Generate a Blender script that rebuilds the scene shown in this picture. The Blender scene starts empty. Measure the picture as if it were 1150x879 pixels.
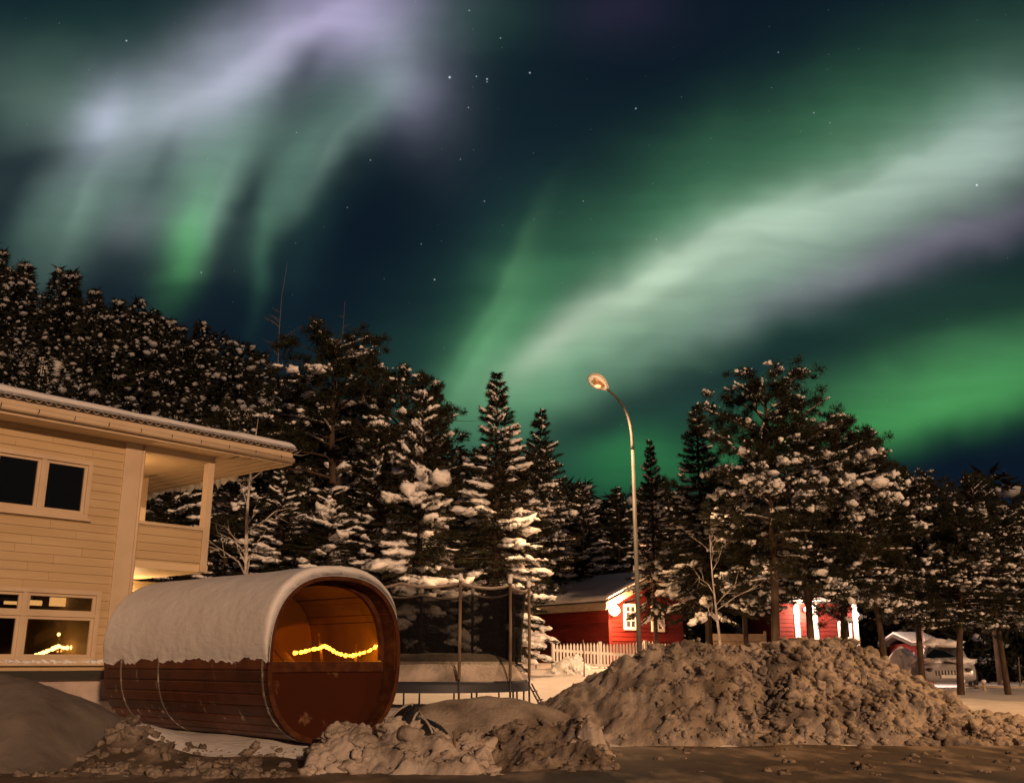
import bpy, math, random
import numpy as np
rng = np.random.default_rng(7)
random.seed(7)
R_ = math.radians
scene = bpy.context.scene
COL = scene.collection

# ------------------------------------------------------------------ camera
PITCH = R_(15.27)
FPX, IW, IH = 1110.0, 1150.0, 879.0
CAMZ = 1.2
cam = bpy.data.cameras.new('camera')
cam.sensor_width = 36.0
cam.lens = 36.0 * FPX / IW
cam.clip_end = 3000
cam_o = bpy.data.objects.new('camera', cam)
cam_o.location = (0, 0, CAMZ)
cam_o.rotation_euler = (math.pi / 2 + PITCH, 0, 0)
COL.objects.link(cam_o)
scene.camera = cam_o
scene.view_settings.view_transform = 'Standard'
scene.view_settings.look = 'None'
scene.view_settings.exposure = 0.0
scene.view_settings.gamma = 1.0
scene.render.engine = 'CYCLES'
scene.cycles.max_bounces = 5
scene.cycles.transparent_max_bounces = 12
scene.cycles.sample_clamp_indirect = 3.0
scene.cycles.use_denoising = True

# ------------------------------------------------------------------ light: distant sodium street lighting behind the camera
SUN_AZ, SUN_EL = 22.0, 13.0
sun = bpy.data.lights.new('street_glow_sun', 'SUN')
sun.energy = 2.35
sun.angle = R_(1.5)
sun.color = (1.0, 0.58, 0.32)
sun_o = bpy.data.objects.new('street_glow_sun', sun)
# light comes from behind the camera, to its right
ldir = (math.sin(R_(SUN_AZ)) * math.cos(R_(SUN_EL)), -math.cos(R_(SUN_AZ)) * math.cos(R_(SUN_EL)), math.sin(R_(SUN_EL)))
from mathutils import Vector, Matrix, Euler
sun_o.rotation_euler = Vector(ldir).to_track_quat('Z', 'Y').to_euler()
sun_o.location = (10, -20, 14)
COL.objects.link(sun_o)

# ------------------------------------------------------------------ world: night sky with aurora
def lin(c):
    out = []
    for v in c:
        v /= 255.0
        out.append(v / 12.92 if v < .04045 else ((v + .055) / 1.055) ** 2.4)
    return out
SKY=[
 (860,300,-26,420,150,120,0,(38,70,52),.75),
 (230,150,-20,300,150,110,0,(36,62,50),.9),
 (620,440,-20,180,120,120,0,(34,74,52),.55),
 (60,40,0,150,80,60,0,(10,40,30),.5),
 (560,260,-60,130,60,60,0,(20,40,44),.3),
 (890,200,-27,300,84,60,0,(62,114,72),.58),
 (900,275,-27,330,78,44,0,(80,124,88),.50),
 (1010,222,-24,230,52,44,0,(170,176,172),.58),
 (835,272,-27,110,42,38,0,(170,174,164),.42),
 (705,338,-31,110,32,32,0,(172,180,160),.56),
 (612,385,-42,60,20,22,0,(180,176,164),.42),
 (1130,150,-24,90,70,50,0,(140,160,158),.40),
 (1060,272,-20,160,20,26,0,(120,100,128),.50),
 (880,326,-22,160,22,26,0,(112,104,116),.42),
 (690,390,-27,110,36,56,0,(120,146,120),.50),
 (580,350,-58,80,46,40,0,(70,134,80),.47),
 (530,420,-62,80,30,50,0,(84,138,90),.48),
 (600,445,-35,80,40,44,0,(76,130,84),.50),
 (740,250,-50,120,60,60,0,(40,80,52),.4),
 (1080,450,-13,200,52,30,0,(76,160,82),.70),
 (1120,395,-13,210,66,46,0,(72,126,80),.40),
 (900,500,-13,160,26,26,0,(50,136,66),.30),
 (700,510,0,70,30,40,0,(46,140,62),.40),
 (112,132,-66,44,26,30,0,(175,170,205),.45),
 (190,120,-26,140,56,44,0,(136,144,148),.64),
 (290,66,-32,150,52,44,0,(150,140,172),.64),
 (400,20,-12,90,60,44,0,(148,134,170),.58),
 (440,70,65,90,50,40,0,(130,130,148),.62),
 (400,130,-45,90,40,30,0,(104,126,118),.65),
 (322,215,-64,80,24,22,0,(88,122,102),.50),
 (50,115,8,110,56,40,0,(96,118,104),.50),
 (255,180,-60,110,56,46,0,(106,130,118),.72),
 (206,280,-74,54,20,19,0,(76,160,82),.62),
 (225,225,-70,60,30,22,0,(90,135,100),.35),
 (75,245,-62,80,46,48,0,(94,118,104),.70),
 (150,215,-60,70,50,50,0,(98,116,108),.45),
 (150,258,-40,40,26,22,0,(92,74,96),.40),
 (294,290,-84,64,12,14,0,(56,100,74),.40),
 (345,275,-75,70,24,24,0,(36,64,56),.35),
 (520,20,0,70,60,40,0,(44,78,60),.35),
 (460,110,-50,60,26,40,0,(84,66,100),.35),
 (700,12,0,70,30,40,0,(48,32,56),.5),
 (560,330,-62,90,10,14,0,(110,160,110),.22),
 (545,395,-62,80,8,12,0,(120,160,120),.20),
 (860,238,-25,120,10,22,0,(190,190,186),.16),
 (1000,196,-24,130,9,26,0,(190,190,190),.14),
 (720,316,-30,90,9,20,0,(190,190,175),.18),
 (345,30,-34,90,12,20,0,(190,175,205),.20),
 (255,90,-30,80,12,20,0,(180,175,195),.18),
 (375,170,-52,60,9,16,0,(120,140,130),.22),
 (240,230,-70,60,8,14,0,(120,150,130),.2),
 (95,225,-64,60,9,18,0,(120,140,130),.2),
]
SUB=[
 (770,322,-28,90,10,14,.18),
 (935,205,-22,60,10,12,.12),
 (180,190,-62,60,10,14,.25),
 (342,78,-58,44,20,18,.50),
 (278,222,-68,50,14,17,.62),
 (130,305,-15,60,24,30,.45),
 (1120,345,-14,260,26,20,.45),
 (800,430,-20,190,22,24,.45),
 (40,178,-8,70,12,30,.45),
 (655,480,-22,70,20,22,.45),
 (420,250,-55,110,64,60,.70),
 (1090,540,-8,170,34,60,.85),
 (280,330,0,300,10,60,.35),
 (770,60,-15,170,70,60,.45),
 (10,220,-60,60,20,20,.5),
 (700,395,-30,50,14,16,.22),
]
BASE_TOP=(11,23,36)
STARS = [(505,87,1.5,.9),(535,86,1.0,.5),(547,89,1.2,.6),(547,92,1.0,.4),(562,43,1.0,.4),(527,12,1.1,.35),(595,82,1.2,.55),(714,122,1.1,.5),
         (914,127,1.1,.35),(932,138,1.0,.25),(1097,208,1.4,.8),(142,46,1.2,.6),(488,314,1.1,.5),(526,121,1.0,.35),(416,180,1.0,.3),(544,226,1.0,.3),
         (226,306,1.0,.4),(874,59,1.0,.3),(655,226,.9,.3),(737,269,.9,.3),(517,179,.9,.25),(473,274,.9,.25),(390,233,.9,.2),(333,149,.9,.25)]
world = bpy.data.worlds.new('World')
scene.world = world
world.use_nodes = True
wt = world.node_tree
wt.nodes.clear()
WN = wt.nodes.new
def wl(a, b): wt.links.new(a, b)
def vmath(op, a, b=None):
    n = WN('ShaderNodeVectorMath'); n.operation = op
    for i, v in enumerate((a, b)):
        if v is None: continue
        if hasattr(v, 'links'): wl(v, n.inputs[i])
        else: n.inputs[i].default_value = v
    return n.outputs['Value'] if op in ('DOT_PRODUCT', 'LENGTH') else n.outputs['Vector']
def smath(op, a, b=None, c=None):
    n = WN('ShaderNodeMath'); n.operation = op
    for i, v in enumerate((a, b, c)):
        if v is None: continue
        if hasattr(v, 'links'): wl(v, n.inputs[i])
        else: n.inputs[i].default_value = v
    return n.outputs[0]
tc = WN('ShaderNodeTexCoord')
d = tc.outputs['Generated']
sp, cp = math.sin(PITCH), math.cos(PITCH)
# tangent-plane star map centred 15 degrees above the northern horizon
df = vmath('DOT_PRODUCT', d, (0, cp, sp))
dr = vmath('DOT_PRODUCT', d, (1, 0, 0))
du = vmath('DOT_PRODUCT', d, (0, -sp, cp))
dfs = smath('MAXIMUM', df, 0.12)
u = smath('MULTIPLY_ADD', smath('DIVIDE', dr, dfs), FPX, IW / 2)
v = smath('MULTIPLY_ADD', smath('DIVIDE', du, dfs), -FPX, IH / 2)
comb = WN('ShaderNodeCombineXYZ'); wl(u, comb.inputs[0]); wl(v, comb.inputs[1])
P0 = comb.outputs[0]
# gentle warp so that the curtains are not perfect ellipses
nz = WN('ShaderNodeTexNoise'); nz.inputs['Scale'].default_value = 0.011; nz.inputs['Detail'].default_value = 2.0
wl(P0, nz.inputs['Vector'])
w1 = vmath('SUBTRACT', nz.outputs['Color'], (.5, .5, .5))
w2 = vmath('MULTIPLY', w1, (38, 32, 0))
P = vmath('ADD', P0, w2)
def blob(Pv, e):
    cx, cy, a, L, up, dn = e[:6]
    a = R_(a)
    q = vmath('SUBTRACT', Pv, (cx, cy, 0))
    s = vmath('DOT_PRODUCT', q, (math.cos(a) / L, math.sin(a) / L, 0))
    if up == dn:
        t = vmath('DOT_PRODUCT', q, (-math.sin(a) / up, math.cos(a) / up, 0))
        t2 = smath('MULTIPLY', t, t)
    else:
        t = vmath('DOT_PRODUCT', q, (-math.sin(a), math.cos(a), 0))
        tp = smath('MULTIPLY', smath('MAXIMUM', t, 0.0), 1 / dn)
        tn = smath('MULTIPLY', smath('MINIMUM', t, 0.0), 1 / up)
        tt = smath('ADD', tp, tn)
        t2 = smath('MULTIPLY', tt, tt)
    r2 = smath('MULTIPLY_ADD', s, s, t2)
    return smath('EXPONENT', smath('MULTIPLY', r2, -1.0))
acc = None
for e in SKY:
    g = blob(P, e)
    col = [c * e[8] for c in lin(e[7])]
    sc = WN('ShaderNodeVectorMath'); sc.operation = 'SCALE'
    sc.inputs[0].default_value = col
    wl(g, sc.inputs['Scale'])
    acc = sc.outputs['Vector'] if acc is None else vmath('ADD', acc, sc.outputs['Vector'])
mul = None
for e in SUB:
    g = smath('MULTIPLY_ADD', blob(P, e), -e[6], 1.0)
    mul = g if mul is None else smath('MULTIPLY', mul, g)
# fine rays along the curtains
rot = WN('ShaderNodeMapping'); rot.inputs['Rotation'].default_value = (0, 0, R_(62)); rot.inputs['Scale'].default_value = (0.0035, 0.022, 1)
wl(P, rot.inputs['Vector'])
rn = WN('ShaderNodeTexNoise'); rn.inputs['Scale'].default_value = 1.0; rn.inputs['Detail'].default_value = 3.0
wl(rot.outputs[0], rn.inputs['Vector'])
rot2 = WN('ShaderNodeMapping'); rot2.inputs['Rotation'].default_value = (0, 0, R_(26)); rot2.inputs['Scale'].default_value = (0.0030, 0.026, 1)
wl(P, rot2.inputs['Vector'])
rn2 = WN('ShaderNodeTexNoise'); rn2.inputs['Scale'].default_value = 1.0; rn2.inputs['Detail'].default_value = 3.0
wl(rot2.outputs[0], rn2.inputs['Vector'])
side = smath('MULTIPLY', smath('SUBTRACT', u, 430.0), 1 / 200.0); side.node.use_clamp = True
rmix = WN('ShaderNodeMix'); rmix.data_type = 'FLOAT'
wl(side, rmix.inputs['Factor']); wl(rn.outputs[0], rmix.inputs['A']); wl(rn2.outputs[0], rmix.inputs['B'])
ray = smath('MULTIPLY_ADD', rmix.outputs['Result'], 0.62, 0.66)
mul = smath('MULTIPLY', mul, ray)
front = smath('MULTIPLY', smath('SUBTRACT', df, 0.35), 4.0); front.node.use_clamp = True
mul = smath('MULTIPLY', mul, front)
sc = WN('ShaderNodeVectorMath'); sc.operation = 'SCALE'; wl(acc, sc.inputs[0]); wl(mul, sc.inputs['Scale'])
total = vmath('ADD', sc.outputs['Vector'], tuple(lin(BASE_TOP)))
# stars: the bright ones by hand, the faint ones scattered
st = None
for (x, y, s_, b) in STARS:
    g = smath('MULTIPLY', blob(P0, (x, y, 0, s_ * .65, s_ * .65, s_ * .65)), b)
    st = g if st is None else smath('ADD', st, g)
vo = WN('ShaderNodeTexVoronoi'); vo.feature = 'F1'; vo.inputs['Scale'].default_value = 0.03
vo.voronoi_dimensions = '2D'
wl(P0, vo.inputs['Vector'])
core = smath('SUBTRACT', 1.0, smath('MULTIPLY', vo.outputs['Distance'], 1 / 0.026)); core.node.use_clamp = True
sepc = WN('ShaderNodeSeparateColor'); wl(vo.outputs['Color'], sepc.inputs[0])
rare = smath('POWER', sepc.outputs[0], 6.0)
st = smath('ADD', st, smath('MULTIPLY', smath('MULTIPLY', core, rare), 0.13))
st = smath('MULTIPLY', st, front)
sc = WN('ShaderNodeVectorMath'); sc.operation = 'SCALE'; sc.inputs[0].default_value = (.85, .95, 1.0); wl(st, sc.inputs['Scale'])
total = vmath('ADD', total, sc.outputs['Vector'])
bg = WN('ShaderNodeBackground'); wl(total, bg.inputs['Color']); bg.inputs['Strength'].default_value = 1.0
wo = WN('ShaderNodeOutputWorld'); wl(bg.outputs[0], wo.inputs['Surface'])
world.cycles.sampling_method = 'MANUAL'
world.cycles.sample_map_resolution = 512
# ------------------------------------------------------------------ helpers
def ray(px, py):
    dx, dy = (px - IW / 2) / FPX, (IH / 2 - py) / FPX
    return np.array([dx, cp - dy * sp, sp + dy * cp])
def at(px, py, Y):
    r = ray(px, py); r = r / r[1] * Y
    return np.array([r[0], Y, CAMZ + r[2]])
def on_plane(px, py, p0, n):
    r = ray(px, py); o = np.array([0, 0, CAMZ]); n = np.array(n, float)
    return o + r * (np.dot(np.array(p0) - o, n) / np.dot(r, n))

def tag(o, label=None, cat=None, group=None, kind=None):
    if label: o['label'] = label
    if cat: o['category'] = cat
    if group: o['group'] = group
    if kind: o['kind'] = kind
    return o
def thing(name, label, cat, loc=(0, 0, 0), rz=0.0, group=None):
    o = bpy.data.objects.new(name, None)
    o.empty_display_size = .2
    o.location = tuple(float(c) for c in loc); o.rotation_euler = (0, 0, rz)
    COL.objects.link(o)
    return tag(o, label, cat, group)
def origin_of(o):
    m = Matrix.Identity(4)
    ch = []
    while o is not None:
        ch.append(o); o = o.parent
    for c in reversed(ch):
        m = m @ (Matrix.Translation(c.location) @ c.rotation_euler.to_matrix().to_4x4())
    return m
def link_mesh(name, me, mat, parent=None, world_space=True):
    o = bpy.data.objects.new(name, me)
    if mat: me.materials.append(mat)
    COL.objects.link(o)
    if parent is not None:
        o.parent = parent
        if world_space:
            me.transform(origin_of(parent).inverted())
    return o
def np_mesh(name, V, F, smooth=False):
    """triangles or quads given as an int array"""
    V = np.asarray(V, np.float32); F = np.asarray(F, np.int32)
    me = bpy.data.meshes.new(name)
    n, k = F.shape
    me.vertices.add(len(V)); me.vertices.foreach_set('co', V.ravel())
    me.loops.add(n * k); me.loops.foreach_set('vertex_index', F.ravel())
    me.polygons.add(n)
    me.polygons.foreach_set('loop_start', np.arange(0, n * k, k, dtype=np.int32))
    me.polygons.foreach_set('loop_total', np.full(n, k, np.int32))
    me.polygons.foreach_set('use_smooth', np.full(n, smooth, bool))
    me.update(calc_edges=True)
    me.validate()
    return me
class MB:
    def __init__(s): s.v = []; s.f = []
    def add(s, V, F):
        b = len(s.v); s.v += [tuple(map(float, p)) for p in V]; s.f += [tuple(int(i) + b for i in f) for f in F]
    def box(s, c, size, ex=(1, 0, 0), ey=(0, 1, 0), ez=(0, 0, 1)):
        c = np.array(c, float); ex, ey, ez = (np.array(e, float) for e in (ex, ey, ez))
        hx, hy, hz = (q / 2 for q in size)
        V = [c + ex * hx * i + ey * hy * j + ez * hz * k for k in (-1, 1) for j in (-1, 1) for i in (-1, 1)]
        F = [(0, 2, 3, 1), (4, 5, 7, 6), (0, 1, 5, 4), (2, 6, 7, 3), (0, 4, 6, 2), (1, 3, 7, 5)]
        s.add(V, F)
    def bar(s, a, b, w, h=None, up=(0, 0, 1)):
        a, b = np.array(a, float), np.array(b, float); h = h or w
        d = b - a; L = np.linalg.norm(d); d /= L
        upv = np.array(up, float)
        if abs(np.dot(d, upv)) > .98: upv = np.array([1., 0, 0])
        x = np.cross(d, upv); x /= np.linalg.norm(x); y = np.cross(x, d)
        s.box((a + b) / 2, (w, L, h), x, d, y)
    def tube(s, pts, rad, n=8, caps=True):
        pts = [np.array(p, float) for p in pts]
        if not hasattr(rad, '__len__'): rad = [rad] * len(pts)
        rings = []; ref = np.array([0.31, 0.95, 0.05])
        for i, p in enumerate(pts):
            t = pts[min(i + 1, len(pts) - 1)] - pts[max(i - 1, 0)]; t = t / (np.linalg.norm(t) + 1e-9)
            x = np.cross(t, ref)
            if np.linalg.norm(x) < .1: x = np.cross(t, (0, 0, 1.))
            x /= np.linalg.norm(x); y = np.cross(t, x)
            rings.append([p + (x * math.cos(2 * math.pi * k / n) + y * math.sin(2 * math.pi * k / n)) * rad[i] for k in range(n)])
        V = [q for r in rings for q in r]; F = []
        for i in range(len(pts) - 1):
            for k in range(n):
                F.append((i * n + k, i * n + (k + 1) % n, (i + 1) * n + (k + 1) % n, (i + 1) * n + k))
        if caps:
            F.append(tuple(reversed(range(n)))); F.append(tuple((len(pts) - 1) * n + k for k in range(n)))
        s.add(V, F)
    def prism(s, poly, a):
        """closed polygon of 3-D points extruded by the vector a"""
        n = len(poly); poly = [np.array(p, float) for p in poly]; a = np.array(a, float)
        V = poly + [p + a for p in poly]
        F = [tuple(reversed(range(n))), tuple(range(n, 2 * n))]
        for i in range(n): F.append((i, (i + 1) % n, n + (i + 1) % n, n + i))
        s.add(V, F)
    def grid(s, P):
        """P[i][j] points"""
        ni, nj = len(P), len(P[0])
        V = [q for r in P for q in r]
        F = [(i * nj + j, i * nj + j + 1, (i + 1) * nj + j + 1, (i + 1) * nj + j) for i in range(ni - 1) for j in range(nj - 1)]
        s.add(V, F)
    def build(s, name, mat, parent=None, smooth=False, bevel=0.0, world_space=True):
        me = bpy.data.meshes.new(name)
        me.from_pydata(s.v, [], s.f)
        import bmesh
        bm = bmesh.new(); bm.from_mesh(me); bmesh.ops.recalc_face_normals(bm, faces=bm.faces); bm.to_mesh(me); bm.free()
        if smooth: me.polygons.foreach_set('use_smooth', [True] * len(me.polygons))
        me.update()
        o = link_mesh(name, me, mat, parent, world_space)
        if bevel:
            m = o.modifiers.new('bevel', 'BEVEL'); m.width = bevel; m.segments = 2; m.limit_method = 'ANGLE'
        return o

# value noise on the plane
def _hash(i, j, s): 
    h = np.sin(i * 127.1 + j * 311.7 + s * 74.7) * 43758.5453
    return h - np.floor(h)
def vnoise(x, y, s=0):
    xi, yi = np.floor(x), np.floor(y); fx, fy = x - xi, y - yi
    fx = fx * fx * (3 - 2 * fx); fy = fy * fy * (3 - 2 * fy)
    a, b, c, d_ = _hash(xi, yi, s), _hash(xi + 1, yi, s), _hash(xi, yi + 1, s), _hash(xi + 1, yi + 1, s)
    return (a * (1 - fx) + b * fx) * (1 - fy) + (c * (1 - fx) + d_ * fx) * fy
def fbm(x, y, s=0, o=4):
    t = 0; a = .5
    for k in range(o):
        t = t + a * vnoise(x, y, s + k); x = x * 2.03 + 3.1; y = y * 2.03 - 1.7; a *= .5
    return t
def sstep(a, b, x):
    t = np.clip((x - a) / (b - a), 0, 1); return t * t * (3 - 2 * t)

# irregular lumps (snow pads, clods)
import bmesh as _bm
def _ico(sub):
    b = _bm.new(); _bm.ops.create_icosphere(b, subdivisions=sub, radius=1.0)
    b.verts.ensure_lookup_table()
    V = np.array([v_.co[:] for v_ in b.verts]); F = np.array([[q.index for q in f.verts] for f in b.faces]); b.free()
    return V, F
ICO = {k: _ico(k) for k in (1, 2, 3)}
def _variants(sub, n, amp, freq, seed):
    V, F = ICO[sub]; r = np.random.default_rng(seed); out = []
    for _ in range(n):
        disp = np.zeros(len(V))
        for o in range(5):
            k = r.normal(size=3) * freq * (1 + .5 * o); ph = r.uniform(0, 6.28)
            disp += np.sin(V @ k + ph) * amp / (1 + .5 * o)
        out.append(V * (1 + disp)[:, None])
    return np.array(out), F
LUMP1 = _variants(2, 24, .32, 2.6, 3)
LUMPS = _variants(3, 24, .26, 2.3, 5)
LUMP0 = _variants(1, 10, .20, 1.8, 9)
def lumps(kindset, pos, size, ang=None, tilt=None, r=rng):
    """pos Nx3, size Nx3, ang rotation about z, tilt about local y; returns V,F"""
    VV, F = kindset
    N = len(pos); pos = np.asarray(pos, float); size = np.asarray(size, float)
    base = VV[r.integers(0, len(VV), N)] * size[:, None, :]
    if tilt is not None:
        c, s = np.cos(tilt)[:, None], np.sin(tilt)[:, None]
        x, z = base[..., 0].copy(), base[..., 2].copy()
        base[..., 0] = x * c + z * s; base[..., 2] = -x * s + z * c
    if ang is not None:
        c, s = np.cos(ang)[:, None], np.sin(ang)[:, None]
        x, y = base[..., 0].copy(), base[..., 1].copy()
        base[..., 0] = x * c - y * s; base[..., 1] = x * s + y * c
    V = (base + pos[:, None, :]).reshape(-1, 3)
    k = VV.shape[1]
    FF = (F[None] + (np.arange(N) * k)[:, None, None]).reshape(-1, 3)
    return V, FF
def merge(parts):
    Vs, Fs, b = [], [], 0
    for V, F in parts:
        if len(V) == 0: continue
        Vs.append(V); Fs.append(np.asarray(F) + b); b += len(V)
    return np.concatenate(Vs), np.concatenate(Fs)

# ------------------------------------------------------------------ materials
def mat(name, base=(.5, .5, .5), rough=.6, metal=0.0, noise=None, bump=None, spec=.5, coords='Object', extra=None):
    """noise = (second colour, scale, detail, lo, hi, stretch xyz); bump = (scale, strength, distance, stretch)"""
    m = bpy.data.materials.new(name); m.use_nodes = True
    nt = m.node_tree; b = nt.nodes['Principled BSDF']
    b.inputs['Base Color'].default_value = (*base, 1); b.inputs['Roughness'].default_value = rough
    b.inputs['Metallic'].default_value = metal; b.inputs['Specular IOR Level'].default_value = spec
    tcn = nt.nodes.new('ShaderNodeTexCoord')
    def mapped(st):
        mp = nt.nodes.new('ShaderNodeMapping'); mp.inputs['Scale'].default_value = st
        nt.links.new(tcn.outputs[coords], mp.inputs['Vector']); return mp.outputs[0]
    if noise:
        c2, scl, det, lo, hi, st = noise
        n = nt.nodes.new('ShaderNodeTexNoise'); n.inputs['Scale'].default_value = scl; n.inputs['Detail'].default_value = det
        nt.links.new(mapped(st), n.inputs['Vector'])
        mr = nt.nodes.new('ShaderNodeMapRange'); mr.inputs['From Min'].default_value = lo; mr.inputs['From Max'].default_value = hi
        nt.links.new(n.outputs[0], mr.inputs['Value'])
        mx = nt.nodes.new('ShaderNodeMix'); mx.data_type = 'RGBA'
        mx.inputs['A'].default_value = (*base, 1); mx.inputs['B'].default_value = (*c2, 1)
        nt.links.new(mr.outputs[0], mx.inputs['Factor'])
        nt.links.new(mx.outputs['Result'], b.inputs['Base Color'])
        m['_mix'] = mx.name
    if bump:
        bl = bump if isinstance(bump, list) else [bump]
        prev = None
        for (scl, stg, dist, st) in bl:
            n = nt.nodes.new('ShaderNodeTexNoise'); n.inputs['Scale'].default_value = scl; n.inputs['Detail'].default_value = 6
            nt.links.new(mapped(st), n.inputs['Vector'])
            bn = nt.nodes.new('ShaderNodeBump'); bn.inputs['Strength'].default_value = stg; bn.inputs['Distance'].default_value = dist
            nt.links.new(n.outputs[0], bn.inputs['Height'])
            if prev is not None: nt.links.new(prev, bn.inputs['Normal'])
            prev = bn.outputs[0]
        nt.links.new(prev, b.inputs['Normal'])
    return m
def layer(m, col, scl, det, lo, hi, st=(1, 1, 1), coords='Object'):
    """a further patchy coat (frost, dirt) over the base colour"""
    nt = m.node_tree; b = nt.nodes['Principled BSDF']
    tcn = nt.nodes.new('ShaderNodeTexCoord'); mp = nt.nodes.new('ShaderNodeMapping'); mp.inputs['Scale'].default_value = st
    nt.links.new(tcn.outputs[coords], mp.inputs['Vector'])
    n = nt.nodes.new('ShaderNodeTexNoise'); n.inputs['Scale'].default_value = scl; n.inputs['Detail'].default_value = det
    nt.links.new(mp.outputs[0], n.inputs['Vector'])
    mr = nt.nodes.new('ShaderNodeMapRange'); mr.inputs['From Min'].default_value = lo; mr.inputs['From Max'].default_value = hi
    nt.links.new(n.outputs[0], mr.inputs['Value'])
    mx = nt.nodes.new('ShaderNodeMix'); mx.data_type = 'RGBA'
    if b.inputs['Base Color'].links: nt.links.new(b.inputs['Base Color'].links[0].from_socket, mx.inputs['A'])
    else: mx.inputs['A'].default_value = b.inputs['Base Color'].default_value
    mx.inputs['B'].default_value = (*col, 1)
    nt.links.new(mr.outputs[0], mx.inputs['Factor']); nt.links.new(mx.outputs['Result'], b.inputs['Base Color'])
def per_board(m, lo, hi):
    """every separate board its own slight tone"""
    nt = m.node_tree; b = nt.nodes['Principled BSDF']
    g = nt.nodes.new('ShaderNodeNewGeometry'); mr = nt.nodes.new('ShaderNodeMapRange'); mr.inputs['To Min'].default_value = lo; mr.inputs['To Max'].default_value = hi
    nt.links.new(g.outputs['Random Per Island'], mr.inputs['Value'])
    mx = nt.nodes.new('ShaderNodeMix'); mx.data_type = 'RGBA'; mx.blend_type = 'MULTIPLY'; mx.inputs['Factor'].default_value = 1.0
    nt.links.new(b.inputs['Base Color'].links[0].from_socket, mx.inputs['A']); nt.links.new(mr.outputs[0], mx.inputs['B'])
    nt.links.new(mx.outputs['Result'], b.inputs['Base Color'])
def emit(name, col, strength):
    m = bpy.data.materials.new(name); m.use_nodes = True
    b = m.node_tree.nodes['Principled BSDF']
    b.inputs['Base Color'].default_value = (*[min(1, c) for c in col], 1)
    b.inputs['Emission Color'].default_value = (*col, 1); b.inputs['Emission Strength'].default_value = strength
    return m
def glassy(name, tint, clear, rough=.03):
    """see-through pane: tinted clear part plus a faint mirror coat"""
    m = bpy.data.materials.new(name); m.use_nodes = True
    nt = m.node_tree; nt.nodes.remove(nt.nodes['Principled BSDF'])
    out = nt.nodes['Material Output']
    t = nt.nodes.new('ShaderNodeBsdfTransparent'); t.inputs[0].default_value = (*tint, 1)
    g = nt.nodes.new('ShaderNodeBsdfGlossy'); g.inputs['Roughness'].default_value = rough; g.inputs['Color'].default_value = (.9, .9, .9, 1)
    mx = nt.nodes.new('ShaderNodeMixShader')
    fr = nt.nodes.new('ShaderNodeFresnel'); fr.inputs[0].default_value = 1.45
    nt.links.new(fr.outputs[0], mx.inputs[0]); nt.links.new(t.outputs[0], mx.inputs[1]); nt.links.new(g.outputs[0], mx.inputs[2])
    nt.links.new(mx.outputs[0], out.inputs[0])
    return m
one = (1, 1, 1)
M = {}
M['snow'] = mat('fresh_snow', (.80, .80, .82), .55, noise=((.70, .69, .70), 1.3, 4, .4, .7, one), bump=[(9, .35, .05, one), (60, .25, .01, one)], spec=.35)
M['cap_snow'] = mat('settled_snow', (.80, .80, .82), .55, noise=((.72, .71, .72), 1.3, 4, .4, .7, one), bump=[(4, .40, .05, one), (9, .35, .035, (.6, .6, 1.7)), (90, .2, .006, one)], spec=.35)
M['tree_snow'] = mat('snow_on_branches', (.82, .81, .82), .6, bump=[(12, .5, .05, one)], spec=.3)
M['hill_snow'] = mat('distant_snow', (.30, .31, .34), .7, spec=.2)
M['rubble'] = mat('dirty_rubble_snow', (.24, .20, .17), .65, noise=((.09, .07, .055), 3.4, 8, .40, .66, one), bump=[(18, .6, .05, one), (70, .5, .012, one)], spec=.3)
M['pile_snow'] = mat('ploughed_snow', (.33, .285, .25), .65, noise=((.12, .098, .082), 1.7, 9, .44, .68, one), bump=[(20, .55, .04, one), (80, .5, .012, one)], spec=.3)
M['road'] = mat('packed_road_snow', (.115, .088, .066), .55, noise=((.055, .042, .032), 1.1, 7, .38, .66, (1, .45, 1)), bump=[(7, .5, .04, one), (45, .4, .01, one)], spec=.35)
layer(M['road'], (.30, .24, .19), 2.0, 9, .50, .66, (1, .35, 1))
M['needles'] = mat('conifer_needles', (.015, .018, .010), .7, noise=((.032, .030, .015), .9, 3, .4, .65, one), spec=.2)
M['hill_needles'] = mat('distant_needles', (.013, .014, .010), .8, spec=.1)
M['bark'] = mat('conifer_bark', (.045, .030, .022), .85, noise=((.09, .062, .045), 6, 5, .4, .7, (1, 1, .3)), bump=(14, .8, .03, (1, 1, .3)), spec=.2)
M['birch'] = mat('frosted_bark', (.32, .28, .26), .8, noise=((.55, .52, .50), 5, 4, .45, .6, one), spec=.2)
M['siding'] = mat('yellow_clapboard', (.54, .41, .25), .6, noise=((.46, .335, .195), 1.2, 5, .35, .7, (.4, .4, 4)), bump=(30, .12, .01, (.15, .15, 3)), spec=.3)
M['trim'] = mat('cream_trim', (.60, .475, .34), .55, noise=((.53, .41, .29), 2, 4, .4, .7, one), bump=(25, .08, .01, one), spec=.3)
M['bank_snow'] = mat('roadside_snow', (.46, .40, .36), .6, noise=((.20, .17, .145), 1.6, 6, .42, .68, one), bump=[(14, .6, .05, one), (70, .3, .01, one)], spec=.3)
M['house_sheet'] = mat('house_roof_sheet', (.36, .28, .21), .5, spec=.4)
M['soffit'] = mat('painted_soffit', (.68, .53, .34), .6, spec=.3)
M['roof_sheet'] = mat('roof_sheet', (.10, .085, .08), .5, spec=.4)
M['foundation'] = mat('pale_foundation', (.46, .38, .34), .8, noise=((.36, .29, .26), 3, 5, .4, .65, one), bump=(20, .3, .02, one))
M['ledge'] = mat('dark_ledge', (.03, .027, .025), .6)
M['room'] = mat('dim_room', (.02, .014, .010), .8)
M['dark_glass'] = mat('dark_window_glass', (.006, .008, .010), .04, spec=.5)
M['pane'] = glassy('window_pane', (.58, .53, .46), .9)
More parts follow.
